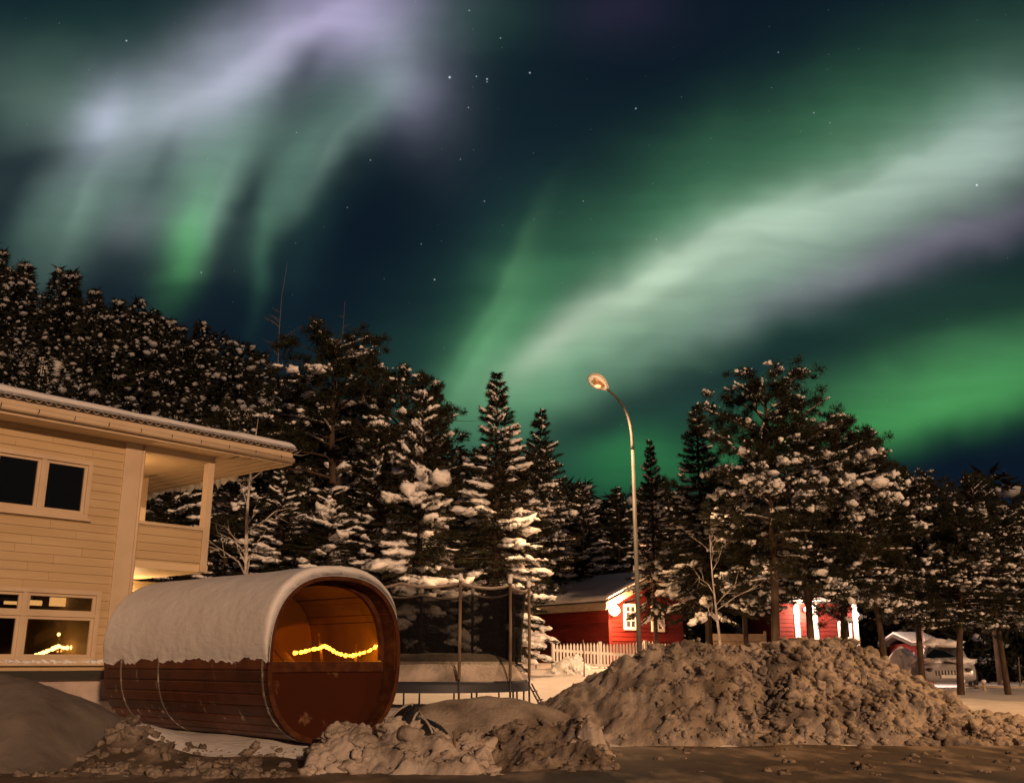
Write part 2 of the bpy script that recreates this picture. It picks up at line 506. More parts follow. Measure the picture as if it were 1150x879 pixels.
M['amber'] = glassy('amber_pane', (.76, .58, .26), .9)
M['stave'] = mat('stained_stave', (.070, .017, .007), .5, noise=((.13, .038, .014), 4, 6, .35, .7, one), bump=(30, .25, .01, one), spec=.4)
layer(M['stave'], (.62, .55, .50), 7, 9, .64, .76, (1.2, 1.2, .35))
layer(M['stave'], (.5, .44, .4), 38, 5, .70, .78, one)
M['panel'] = mat('red_brown_panel', (.045, .012, .006), .8, noise=((.045, .013, .006), 3, 6, .4, .7, (1, 1, 3)), spec=.05)
layer(M['panel'], (.35, .22, .12), 2.2, 8, .60, .74)
M['rim'] = mat('dark_rim_wood', (.05, .016, .008), .75, noise=((.09, .032, .015), 9, 4, .4, .7, one), spec=.1)
M['sauna_in'] = mat('sauna_inner_wood', (.40, .26, .12), .65, noise=((.30, .19, .08), 3, 5, .4, .7, (1, 1, .2)))
M['band'] = mat('metal_hoop', (.26, .22, .19), .45, .6, noise=((.65, .6, .57), 12, 6, .5, .65, one))
M['black'] = mat('black_metal', (.02, .02, .02), .5)
M['galv'] = mat('galvanised_steel', (.05, .052, .055), .65, .0, noise=((.09, .09, .085), 1.2, 2, .4, .6, one))
M['pad'] = mat('dark_blue_pad', (.018, .022, .035), .6)
M['foam'] = mat('weathered_foam_sleeve', (.20, .15, .11), .8, noise=((.11, .08, .06), 5, 5, .4, .65, (1, 1, .4)))
M['red'] = mat('falu_red_boards', (.135, .013, .009), .7, noise=((.095, .009, .006), 3, 4, .4, .7, (.5, .5, 4)), spec=.25)
M['white'] = mat('white_paint', (.78, .77, .74), .55, noise=((.66, .65, .62), 3, 4, .4, .7, one))
M['plank'] = mat('pale_plank', (.42, .34, .24), .7, noise=((.30, .24, .16), 4, 4, .4, .7, (1, 1, 5)))
M['tarp'] = mat('black_tarp', (.012, .013, .016), .38, bump=(9, .6, .04, one), spec=.5)
M['strap'] = mat('pale_strap', (.42, .40, .37), .6)
M['stick'] = mat('stick_wood', (.15, .11, .08), .8)
M['carpaint'] = mat('silver_car_paint', (.42, .40, .40), .3, .3)
M['rubber'] = mat('rubber', (.02, .02, .02), .8)
M['lampglass'] = mat('lamp_bowl', (.80, .72, .56), .35)
M['shaded_snow'] = mat('shaded_drift_snow', (.17, .15, .135), .65, noise=((.11, .095, .085), 1.4, 6, .4, .66, one), bump=[(9, .4, .04, one), (60, .3, .01, one)], spec=.3)  # dark tone stands in for the shadow lying over the left drift
per_board(M['siding'], .95, 1.03); per_board(M['stave'], .55, 1.25); per_board(M['red'], .7, 1.2); per_board(M['white'], .8, 1.0)
# black safety netting: threads with open holes
def net_material():
    m = bpy.data.materials.new('safety_net'); m.use_nodes = True
    nt = m.node_tree; b = nt.nodes['Principled BSDF']; b.inputs['Base Color'].default_value = (.004, .004, .005, 1); b.inputs['Roughness'].default_value = .9
    b.inputs['Specular IOR Level'].default_value = .1
    t = nt.nodes.new('ShaderNodeBsdfTransparent'); mx = nt.nodes.new('ShaderNodeMixShader'); mx.inputs[0].default_value = .78
    nt.links.new(t.outputs[0], mx.inputs[1]); nt.links.new(b.outputs[0], mx.inputs[2])
    nt.links.new(mx.outputs[0], nt.nodes['Material Output'].inputs[0])
    return m
M['net'] = net_material()
# ------------------------------------------------------------------ ground, road, hill
RIDGE = np.array([(-.9, 56), (-.6, 42), (-.504, 36), (-.36, 31), (-.22, 22), (-.11, 16), (0, 12), (.09, 9), (.2, 6), (.37, 3), (.6, 2.5), (.9, 2)])
def road_edge(x):
    return 12.6 + 2.6 * sstep(-2.5, 2.5, x) + .35 * np.sin(x * .9 + 1) * .6 + 1.4 * sstep(7.5, 11, x)
def ground(x, y):
    x = np.asarray(x, float); y = np.asarray(y, float)
    yr = road_edge(x)
    off = sstep(yr - .3, yr + 2.0, y)
    z = .26 * off
    z = z + .85 * sstep(21, 38, y) * (1 - sstep(4.5, 9.5, x))
    z = z + .25 * np.exp(-((x + 8) ** 2 / 16 + (y - 18) ** 2 / 16))
    z = z + .38 * np.exp(-(((x + 4.75) / .62) ** 2 + ((y - 12.9) / .7) ** 2))
    z = z + .14 * np.exp(-(((x + 2.6) / 1.6) ** 2 + ((y - 13.2) / .8) ** 2))
    az = np.clip(x / np.maximum(y, 1), -.9, .9)
    z = z + np.interp(az, RIDGE[:, 0], RIDGE[:, 1]) * sstep(46, 116, y)
    n = (fbm(x * .55, y * .55, 1) - .47) * .20 + (fbm(x * 2.3, y * 2.3, 9) - .47) * .07
    far = sstep(40, 90, y)
    return z + n * off * (1 - .2 * far) + (fbm(x * .6, y * 1.4, 4) - .47) * .035 * (1 - off) 
xs = np.unique(np.concatenate([np.linspace(-260, -14, 50), np.arange(-14, 16, .16), np.linspace(16, 260, 50)]))
ys = np.unique(np.concatenate([np.linspace(-80, 8, 20), np.arange(8, 24, .14), np.arange(24, 48, .4), np.linspace(48, 130, 50), np.linspace(130, 420, 14)]))
X, Y = np.meshgrid(xs, ys, indexing='ij')
Z = ground(X, Y)
def grid_faces(ni, nj):
    i, j = np.meshgrid(np.arange(ni - 1), np.arange(nj - 1), indexing='ij')
    a = (i * nj + j).ravel()
    return np.stack([a, a + nj, a + nj + 1, a + 1], 1)
g = link_mesh('snowy_ground', np_mesh('snowy_ground', np.stack([X, Y, Z], -1).reshape(-1, 3), grid_faces(len(xs), len(ys)), True), M['snow'])
tag(g, 'rolling snow covered ground between the buildings and the wood', 'ground', kind='structure')
# the ploughed road in front of the camera, a sheet just above the ground
xs = np.arange(-60, 60, .2); tt = np.linspace(0, 1, 120) ** 1.6
RX = np.repeat(xs[:, None], len(tt), 1)
RY = (road_edge(xs) - .12 + (fbm(xs * 1.3, xs * 0 + 3, 6) - .47) * .9)[:, None] - tt[None, :] * 22.0
RZ = ground(RX, RY) + .036
for off in (1.5, 2.9, 4.6, 6.1):   # tyre ruts along the road
    dist = RY - (13.2 + .02 * RX - off) - (fbm(RX * .5, RX * 0 + off, 8) - .47) * .5
    RZ = RZ - .022 * np.exp(-(dist / .13) ** 2) + .02 * np.exp(-((np.abs(dist) - .26) / .10) ** 2) * fbm(RX * 5, RY * 5, 12)
g = link_mesh('road', np_mesh('road', np.stack([RX, RY, RZ], -1).reshape(-1, 3), grid_faces(len(xs), len(tt)), True), M['road'])
tag(g, 'brown packed snow road along the bottom of the view', 'road', kind='structure')

# ------------------------------------------------------------------ yellow house
AZW = R_(40.5)
E1 = np.array([math.sin(AZW), math.cos(AZW), 0]); E2 = np.array([math.cos(AZW), -math.sin(AZW), 0])
HO = at(130, 600, 18.0); HO[2] = 0
EZ = np.array([0, 0, 1.])
def HP(a, b, z): return HO + E1 * a + E2 * b + EZ * z
def fac(px, py, b=0.0):
    p = on_plane(px, py, HP(0, b, 0), E2)
    return float(np.dot(p - HO, E1)), float(p[2])
house = thing('timber_house', 'two storey yellow clapboard house with a corner balcony and snow on its roof', 'house', HP(0, 0, .4))
def hbox(mb, a0, a1, b0, b1, z0, z1):
    mb.box(HP((a0 + a1) / 2, (b0 + b1) / 2, (z0 + z1) / 2), (a1 - a0, b1 - b0, z1 - z0), E1, E2, EZ)
EAVE = 5.14
aR, z1u = fac(104, 519); _, z0u = fac(100, 583); am, _ = fac(46, 545)
UW = (2 * am - aR, aR, z0u, z1u)
aR2, z1l = fac(113, 664); _, z0l = fac(108, 743); am2, _ = fac(22, 715)
LW = (2 * am2 - aR2, aR2, z0l, z1l)
_, zt0 = fac(60, 690); 
ZB = z0l - .14           # top of the foundation
FAC0 = -9.0
PITCHB = .148
def board_rows(mb, a0, a1, z0, z1, b, holes=(), n_out=1.0, ax=None):
    z = z0
    while z < z1 - .01:
        zt = min(z + PITCHB, z1)
        segs = [(a0, a1)]
        for (h0, h1, q0, q1) in holes:
            if zt > q0 + .03 and z < q1 - .03:
                new = []
                for (s0, s1) in segs:
                    if h1 <= s0 or h0 >= s1: new.append((s0, s1)); continue
                    if h0 > s0: new.append((s0, h0))
                    if h1 < s1: new.append((h1, s1))
                segs = new
        cut = []
        for (s0, s1) in segs:
            while s1 - s0 > 1.6:
                c_ = s0 + random.uniform(.9, min(3.2, s1 - s0 - .5)); cut.append((s0, c_ - .004)); s0 = c_
            cut.append((s0, s1))
        for (s0, s1) in cut:
            poly = [HP(s0, b, z), HP(s0, b + .026, z), HP(s0, b + .024, z + .02), HP(s0, b + .005, zt), HP(s0, b, zt)]
            mb.prism(poly, E1 * (s1 - s0))
        z += PITCHB
ins = lambda w, d=.05: (w[0] + d, w[1] - d, w[2] + d, w[3] - d)
mb = MB(); board_rows(mb, FAC0, 0, ZB, EAVE, 0, [ins(UW), ins(LW)])
mb.build('wall_siding', M['siding'], house)
mb = MB()   # carcass behind the boards
for (a0, a1, z0, z1) in [(FAC0, LW[0] + .05, ZB, EAVE), (LW[0] + .05, LW[1] - .05, LW[3] - .05, UW[2] + .05), (LW[1] - .05, -.004, ZB, UW[2] + .05), (LW[0] + .05, LW[1] - .05, ZB, LW[2] + .05), (LW[0] + .05, UW[0] + .05, UW[2] + .05, EAVE), (UW[1] - .05, -.004, UW[2] + .05, EAVE), (UW[0] + .05, UW[1] - .05, UW[3] - .05, EAVE)]:
    hbox(mb, a0, a1, -.16, -.003, z0, z1)
hbox(mb, -.2, -.01, -8, -.17, .3, EAVE); hbox(mb, FAC0, 0, -8.2, -8.01, .3, EAVE); hbox(mb, FAC0, FAC0 + .2, -8, -.17, .3, EAVE)
mb.build('wall_core', M['siding'], house)
mb = MB(); hbox(mb, FAC0, .34, -7.9, -.03, -.2, ZB - .15); mb.build('foundation', M['foundation'], house)
mb = MB(); hbox(mb, FAC0, .36, -.02, .10, ZB - .15, ZB - .004); mb.build('water_table', M['ledge'], house)
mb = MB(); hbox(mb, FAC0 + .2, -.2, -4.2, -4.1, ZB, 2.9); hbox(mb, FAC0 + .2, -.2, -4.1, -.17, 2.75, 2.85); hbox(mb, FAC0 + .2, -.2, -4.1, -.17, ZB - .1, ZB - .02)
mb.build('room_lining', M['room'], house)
def window(w, name, mull, transom=None, glass='dark_glass'):
    a0, a1, z0, z1 = w
    fr = MB()
    T = .075
    for (p0, p1, q0, q1) in [(a0, a1, z1 - T, z1), (a0, a1, z0, z0 + T), (a0, a0 + T, z0 + T, z1 - T), (a1 - T, a1, z0 + T, z1 - T)]:
        hbox(fr, p0, p1, -.06, .055, q0, q1)
    fo = fr.build('window', M['trim'], house, bevel=.006)
    sh = MB()
    S = .05
    cells = []
    edges = [a0 + T] + list(mull) + [a1 - T]
    zz = [(z0 + T, z1 - T)] if transom is None else [(z0 + T, transom - .03), (transom + .03, z1 - T)]
    if transom is not None: hbox(sh, a0 + T, a1 - T, -.05, .045, transom - .03, transom + .03)
    for m_ in mull:
        for (q0, q1) in zz: hbox(sh, m_ - .045, m_ + .045, -.05, .04, q0, q1)
    for i in range(len(edges) - 1):
        l = edges[i] + (.045 if i else 0); r = edges[i + 1] - (.045 if i < len(edges) - 2 else 0)
        for (q0, q1) in zz:
            for (p0, p1, s0, s1) in [(l, r, q1 - S, q1), (l, r, q0, q0 + S), (l, l + S, q0 + S, q1 - S), (r - S, r, q0 + S, q1 - S)]:
                hbox(sh, p0, p1, -.045, .012, s0, s1)
            cells.append((l + S, r - S, q0 + S, q1 - S))
    sh.build('sash', M['trim'], fo, bevel=.004)
    for (p0, p1, s0, s1) in cells:
        pm = MB(); hbox(pm, p0 - .004, p1 + .004, -.032, -.022, s0 - .004, s1 + .004)
        pm.build('pane', M[glass], fo)
    return fo
window(UW, 'window', [am])
window(LW, 'window', [am2], transom=zt0, glass='pane')
mb = MB(); hbox(mb, UW[0] - .04, UW[1] + .04, .03, .10, UW[2] - .05, UW[2] - .004); mb.build('window_sill', M['trim'], house, bevel=.006)
mb = MB(); hbox(mb, FAC0, .30, .03, .13, z0l - .06, z0l - .005); mb.build('window_sill', M['trim'], house, bevel=.006)
# snow lying on the ledge
n = 60; pos = np.array([HP(-5.2 + 5.3 * k / n, .09, z0l + .0) for k in range(n)])
V, F = lumps(LUMP1, pos, np.stack([rng.uniform(.06, .12, n), rng.uniform(.04, .06, n), rng.uniform(.012, .04, n)], 1), np.full(n, math.pi / 2 - AZW))
link_mesh('ledge_snow', np_mesh('ledge_snow', V, F, True), M['snow'], house)
# corner board and downpipe
mb = MB(); hbox(mb, 0, .33, -.22, .06, ZB - .1, EAVE); mb.build('corner_board', M['trim'], house, bevel=.008)
mb = MB(); mb.tube([HP(.365, .05, .7), HP(.365, .05, 4.2), HP(.365, .05, EAVE)], .032, 10); mb.build('downpipe', M['trim'], house, smooth=True)
# balcony
aP, _ = fac(236, 580)
bz0, bz1 = fac(155, 628)[1], fac(155, 585)[1]
bal = MB(); board_rows(bal, .34, aP - .15, bz0 + .03, bz1 - .05, -.02)
hbox(bal, .34, aP - .15, -.10, -.024, bz0, bz1 - .05)
bo = bal.build('balcony', M['siding'], house)
mb = MB(); hbox(mb, .34, aP - .15, -.14, .04, bz1 - .05, bz1 + .012); mb.build('handrail', M['trim'], bo, bevel=.006)
mb = MB(); hbox(mb, .34, aP + .05, -2.6, -.025, bz0 - .14, bz0 - .004); mb.build('balcony_floor', M['soffit'], bo)
mb = MB(); hbox(mb, aP - .12, aP - .04, -2.5, -.15, bz0, bz1); mb.build('side_rail', M['siding'], bo)
mb = MB(); hbox(mb, aP - .145, aP, -.13, .03, bz0 - .14, EAVE - .12); mb.build('balcony_post', M['trim'], bo, bevel=.008)
mb = MB(); hbox(mb, aP - .145, aP, -2.6, -2.46, bz0, EAVE - .12); mb.build('balcony_post', M['trim'], bo, bevel=.008)
mb = MB(); hbox(mb, .33, aP, -.13, .03, EAVE - .118, EAVE - .004); mb.build('balcony_beam', M['trim'], house)
mb = MB(); hbox(mb, .0, aP - .03, -2.6, -.14, EAVE - .05, EAVE - .006); mb.build('balcony_ceiling', M['soffit'], house)
# porch wall beneath the balcony
mb = MB(); board_rows(mb, -.3, 4.2, .3, bz0 - .16, -2.62); hbox(mb, -.3, 4.2, -2.8, -2.625, .3, bz0 - .16); mb.build('porch_wall', M['siding'], house)
# roof
aE, _ = fac(330, 518, .55)
SL = .23; ZR = EAVE + .27
def roof_h(a, b): return SL * np.minimum(np.minimum(.62 - b, aE - a), 4.6)
A0 = FAC0 - .6
mb = MB()
na = int((aE - A0) / .015); aa = np.linspace(A0, aE, na)
bb = np.array([.57, .3, -.5, -2, -4, -6, -8.5])
P = [[HP(a, b, ZR + float(roof_h(a, b)) + .022 + .026 * math.sin(a * 2 * math.pi / .17)) for b in bb] for a in aa]
mb.grid(P); ro = mb.build('roof', M['house_sheet'], house)
mb = MB()   # turned-down front lip of the corrugated sheet, dark strip behind it
mb.grid([[HP(a, .572, ZR + float(roof_h(a, .57)) + .022 + .026 * math.sin(a * 2 * math.pi / .17) + o_) for o_ in (.004, -.016)] for a in aa]); mb.build('sheet_lip', M['house_sheet'], ro)
mb = MB(); hbox(mb, A0, aE - .07, .50, .545, ZR - .010, ZR + .062); mb.build('eave_shade_strip', M['ledge'], ro)  # solid dark strip standing in for shade under the corrugations
aa = np.unique(np.concatenate([np.linspace(A0, aE - .9, 90), np.linspace(aE - .9, aE + .03, 50)]))
bb = np.unique(np.concatenate([np.linspace(-8.5, -.4, 40), np.linspace(-.4, .61, 40)]))
AA, BB = np.meshgrid(aa, bb, indexing='ij')
dd = np.minimum(.61 - BB, aE + .03 - AA)
q = np.clip(dd / .16, 0, 1)
th = .13 * np.sqrt(np.clip(1 - (1 - q) ** 2, 0, 1)) + .10 * (fbm(AA * .8, BB * .8, 3) - .47) * q
ZT = ZR + .052 + np.maximum(roof_h(AA, np.minimum(BB, .6)), 0) + th
PT = HO + AA[..., None] * E1 + BB[..., None] * E2; PT[..., 2] = ZT
PB = PT.copy(); PB[..., 2] = ZR + .044 + np.maximum(roof_h(AA, np.minimum(BB, .6)), 0)
ni, nj = AA.shape
f0 = grid_faces(ni, nj)
per = [(i, 0) for i in range(ni)] + [(ni - 1, j) for j in range(1, nj)] + [(i, nj - 1) for i in range(ni - 2, -1, -1)] + [(0, j) for j in range(nj - 2, 0, -1)]
pi_ = np.array([i * nj + j for i, j in per]); pn = np.roll(pi_, -1); N0 = ni * nj
F = np.concatenate([f0, f0[:, ::-1] + N0, np.stack([pi_, pn, pn + N0, pi_ + N0], 1)])
link_mesh('roof_snow', np_mesh('roof_snow', np.concatenate([PT.reshape(-1, 3), PB.reshape(-1, 3)]), F, True), M['snow'], ro)
mb = MB(); hbox(mb, A0, aE - .06, .50, .535, EAVE - .0, ZR - .012); hbox(mb, aE - .06, aE - .025, -8.4, .535, EAVE, ZR - .03)
mb.build('fascia', M['trim'], ro)
mb = MB(); hbox(mb, A0, aP - .04, -.0, .498, EAVE - .002, EAVE + .02); mb.build('soffit', M['soffit'], ro)
mb = MB(); k = 0; a = aP - .02
while a < aE - .07:
    hbox(mb, a, min(a + .20, aE - .065), -8.3, .497, EAVE - .012, EAVE + .03); a += .275
mb.build('soffit', M['soffit'], ro)
mb = MB(); pts = [HP(A0, .60, EAVE + .12), HP(0, .60, EAVE + .10), HP(aE - .05, .60, EAVE + .08)]; mb.tube(pts, .055, 12); go = mb.build('gutter', M['trim'], ro, smooth=True)
for k in range(14):
    a = aE - .4 - k * .62
    mb = MB(); mb.tube([HP(a, .53, EAVE + .16), HP(a, .60, EAVE + .04), HP(a, .66, EAVE + .09), HP(a, .662, EAVE + .14)], .008, 5); mb.build('gutter_bracket', M['black'], go)
# scalloped snow hanging over the far end of the roof
n = 26; bpos = -1.6 - np.arange(n) * .27
pos = np.array([HP(aE - .04 + rng.uniform(-.02, .03), b, EAVE + .05 + rng.uniform(-.05, .03)) for b in bpos])
V, F = lumps(LUMP1, pos, np.stack([rng.uniform(.07, .10, n), rng.uniform(.13, .17, n), rng.uniform(.10, .15, n)], 1), np.full(n, math.pi / 2 - AZW))
link_mesh('snow_overhang', np_mesh('snow_overhang', V, F, True), M['snow'], ro)
# lamp on the porch wall
pl = thing('porch_lamp', 'small glowing wall lamp under the balcony of the yellow house', 'lamp', HP(1.5, -2.52, 2.35))
mb = MB(); hbox(mb, 1.44, 1.56, -2.6, -2.56, 2.25, 2.45); mb.build('wall_plate', M['black'], pl)
mb = MB(); mb.tube([HP(1.5, -2.50, 2.26), HP(1.5, -2.50, 2.30), HP(1.5, -2.50, 2.40), HP(1.5, -2.50, 2.44)], [.03, .055, .055, .03], 12)
mb.build('lamp_glass', emit('porch_glow', (1.0, .62, .25), 6), pl, smooth=True)
L = bpy.data.lights.new('porch_light', 'POINT'); L.energy = 70; L.color = (1, .62, .28); L.shadow_soft_size = .08
o = bpy.data.objects.new('porch_light', L); o.location = HP(1.5, -2.2, 2.2); COL.objects.link(o)
bl_ = thing('balcony_lamp', 'small round lamp on the end wall inside the balcony', 'lamp', HP(.12, -1.3, 4.55))
mb = MB(); hbox(mb, .0, .05, -1.36, -1.24, 4.45, 4.65); mb.build('wall_plate', M['black'], bl_)
mb = MB(); mb.tube([HP(.055, -1.3, 4.55), HP(.09, -1.3, 4.55), HP(.15, -1.3, 4.55)], [.04, .06, .035], 12); mb.build('lamp_glass', emit('balcony_glow', (1.0, .62, .25), 5), bl_, smooth=True)
L = bpy.data.lights.new('balcony_light', 'POINT'); L.energy = 38; L.color = (1, .60, .28); L.shadow_soft_size = .1
o = bpy.data.objects.new('balcony_light', L); o.location = HP(.45, -1.3, 4.3); COL.objects.link(o)
# glowing ceiling lamps seen through the transom of the ground floor window
glow = emit('ceiling_glow', (1.0, .60, .24), 2.0)
for (x0, x1, y0, y1, lb) in [(5, 21, 675, 678, 'dim flat lamp glowing behind the leftmost transom pane'), (30, 48, 674, 679, 'wide flat lamp glowing inside behind the transom, left of the square one'), (56, 75, 671, 680, 'square bright lamp glowing inside behind the transom'), (85, 101, 671, 681, 'soft square lamp glowing inside next to the window corner')]:
    a0, zz0 = fac(x0, y1, -1.2); a1, zz1 = fac(x1, y0, -1.2)
    t = thing('ceiling_lamp', lb, 'lamp', HP((a0 + a1) / 2, -1.2, zz1), group='lamps inside the yellow house')
    mb = MB(); hbox(mb, a0, a1, -1.25, -1.2, zz0, zz1); mb.build('lamp_shade', glow, t, bevel=.01)
    mb = MB(); hbox(mb, (a0 + a1) / 2 - .01, (a0 + a1) / 2 + .01, -1.24, -1.22, zz1, 2.749); mb.build('stem', M['black'], t)
def string_of_lights(name, label, pts, per, gl, cable=.006, r=.018):
    P = [np.array(p) for p in pts]
    t = thing(name, label, 'string lights', P[0])
    mb = MB(); mb.tube(P, cable, 6); mb.build('cable', M['black'], t)
    seg = [np.linalg.norm(P[i + 1] - P[i]) for i in range(len(P) - 1)]; cum = np.concatenate([[0], np.cumsum(seg)])
    for s in np.linspace(0, cum[-1], per):
        s += random.uniform(-.02, .02); s = min(max(s, 0), cum[-1])
        p = np.array([np.interp(s, cum, [q[k] for q in P]) for k in range(3)]) - np.array([0, 0, .02])
        V, F = ICO[2]
        m2 = MB(); m2.add(V * np.array([1, 1, 1.25]) * r * random.uniform(.8, 1.25) + p, F); m2.build('bulb', gl, t, smooth=True)
    return t
BULB = emit('bulb_glow', (1.0, .60, .18), 20)
hw = lambda x, y, b: HP(*( (lambda f: (f[0], b, f[1]))(fac(x, y, b))))
string_of_lights('string_lights', 'warm string lights added inside the lower window of the yellow house in place of a reflection', [hw(x, y, -.8) for x, y in [(18, 737), (30, 738), (42, 734), (52, 730), (66, 724), (72, 726), (84, 725), (94, 723)]], 26, BULB, r=.028)  # reflected lights in this pane, built as added bulbs inside the room
string_of_lights('string_lights', 'short dim second strand added low in the house window in place of a reflection', [hw(x, y, -1.1) for x, y in [(64, 730), (72, 729), (80, 731), (88, 735)]], 7, emit('added_bulb_glow_dim', (1, .5, .12), 4), r=.016)
c = hw(66, 712, -.8); c2 = hw(67, 742, -.8)
cd = thing('added_light_pole', 'thin pole added with the string lights inside the house window in place of a reflection', 'pole', c2)
mb = MB(); mb.tube([c2, c], [.018, .012], 8); mb.build('shaft', M['plank'], cd, smooth=True)
V, F = ICO[2]; mb = MB(); mb.add(V * .03 + c, F); mb.build('added_pole_finial', BULB, cd, smooth=True)
L = bpy.data.lights.new('added_house_string_glow', 'POINT'); L.energy = 1.5; L.color = (1, .5, .14); L.shadow_soft_size = .1
o = bpy.data.objects.new('added_house_string_glow', L); o.location = hw(60, 728, -.85); COL.objects.link(o)
# ------------------------------------------------------------------ barrel sauna
AN = R_(47); SN = np.array([math.sin(AN), -math.cos(AN), 0]); SR = np.array([math.cos(AN), math.sin(AN), 0])
RAD = 1.02; SLEN = 4.25
FC = at(378, 737, 13.0); FC[2] = 1.24
def SP(u, w, z): return FC + SR * u + SN * w + EZ * z
sauna = thing('barrel_sauna', 'brown barrel sauna lying on its side under a thick cap of snow', 'sauna', SP(0, -SLEN / 2, -RAD))
N = 46
mb = MB()
for k in range(N):
    a0 = 2 * math.pi * (k + .035) / N; a1 = 2 * math.pi * (k + .965) / N; am_ = (a0 + a1) / 2
    def pt(a, r): return (math.cos(a) * r, math.sin(a) * r)
    prof = [pt(a0, RAD - .04), pt(a0, RAD - .006), pt(a0 + .015, RAD), pt(a1 - .015, RAD), pt(a1, RAD - .006), pt(a1, RAD - .04)]
    e = random.uniform(-.006, .006)
    mb.prism([SP(u, -SLEN + e, z) for u, z in prof], SN * (SLEN + e))
bar = mb.build('barrel', M['stave'], sauna)
mb = MB()   # lining seals the seams
n = 64
for (w0, w1, m2) in [(-SLEN + .05, -.27, 'sauna_in'), (-.269, -.02, 'rim')]:
    r = RAD - .042; mb = MB()
    P = [[SP(math.cos(2 * math.pi * k / n) * r, w, math.sin(2 * math.pi * k / n) * r) for k in range(n + 1)] for w in (w0, (w0 + w1) / 2, w1)]
    mb.grid(P); mb.build('lining', M[m2], bar, smooth=True)
WW = -.26
def arc(r, a0, a1, m=40): return [(math.cos(a0 + (a1 - a0) * k / m) * r, math.sin(a0 + (a1 - a0) * k / m) * r) for k in range(m + 1)]
RI = RAD - .044
# lower half of the front
mb = MB(); zc = -.17
a = math.asin(zc / RI)
mb.prism([SP(u, WW - .05, z) for u, z in arc(RI, math.pi - a, 2 * math.pi + a)], SN * .05); mb.build('front_panel', M['panel'], sauna)
mb = MB(); mb.box(SP(0, WW - .02, -.105), (2 * RI - .03, .10, .13), SR, SN, EZ); mb.build('front_rail', M['rim'], sauna, bevel=.012)
# glazing
mb = MB()
A0_, A1_ = -.03, math.pi + .03
m_ = 48
for i in range(m_):
    x0 = A0_ + (A1_ - A0_) * i / m_; x1 = A0_ + (A1_ - A0_) * (i + 1) / m_
    prof = [(math.cos(x0) * RI, math.sin(x0) * RI), (math.cos(x0) * (RI - .06), math.sin(x0) * (RI - .06)), (math.cos(x1) * (RI - .06), math.sin(x1) * (RI - .06)), (math.cos(x1) * RI, math.sin(x1) * RI)]
    mb.prism([SP(u, WW - .04, z) for u, z in prof], SN * .06)
wf = mb.build('window_frame', M['rim'], sauna)
mb = MB(); mb.prism([SP(u, WW - .02, z) for u, z in [(p, q) for p, q in arc(RI - .055, -.04, math.pi + .04)]], SN * .008); mb.build('window_pane', M['amber'], wf)
# rim boards at the front
mb = MB()
for i in range(60):
    x0 = 2 * math.pi * i / 60; x1 = 2 * math.pi * (i + 1) / 60
    prof = [(math.cos(x0) * (RAD + .012), math.sin(x0) * (RAD + .012)), (math.cos(x0) * (RAD - .048), math.sin(x0) * (RAD - .048)), (math.cos(x1) * (RAD - .048), math.sin(x1) * (RAD - .048)), (math.cos(x1) * (RAD + .012), math.sin(x1) * (RAD + .012))]
    mb.prism([SP(u, .002, z) for u, z in prof], SN * .03)
mb.build('front_rim', M['rim'], sauna)
# hoops
for w in (-.10, -2.62, -SLEN + .55):
    mb = MB()
    for i in range(60):
        x0 = 2 * math.pi * i / 60; x1 = 2 * math.pi * (i + 1) / 60
        prof = [(math.cos(x) * r, math.sin(x) * r) for x, r in ((x0, RAD + .008), (x0, RAD + .001), (x1, RAD + .001), (x1, RAD + .008))]
        mb.prism([SP(u, w - .015, z) for u, z in prof], SN * .030)
    mb.build('hoop', M['band'], sauna)
mb = MB(); mb.prism([SP(u, -SLEN + .1, z) for u, z in arc(RI, 0, 2 * math.pi, 48)[:-1]], SN * .05); mb.build('back_panel', M['panel'], sauna)
mb = MB(); mb.prism([SP(u, -1.9, z) for u, z in arc(RI - .01, 0, 2 * math.pi, 48)[:-1]], SN * .04); mb.build('inner_wall', M['sauna_in'], sauna)
for s in (-1, 1):
    mb = MB(); mb.box(SP(s * .62, -1.08, -.42), (.5, 1.5, .05), SR, SN, EZ); mb.build('bench', M['sauna_in'], sauna)
# leaning plank at the left of the window
mb = MB(); mb.bar(SP(-.93, -.42, .40), SP(-.33, -.42, -.12), .10, .03, up=SN); mb.build('brace_board', M['sauna_in'], sauna)
for w in (-.9, -3.3):
    mb = MB(); mb.box(SP(0, w, -RAD - .06), (.9, .16, .30), SR, SN, EZ); mb.build('cradle', M['rim'], sauna)
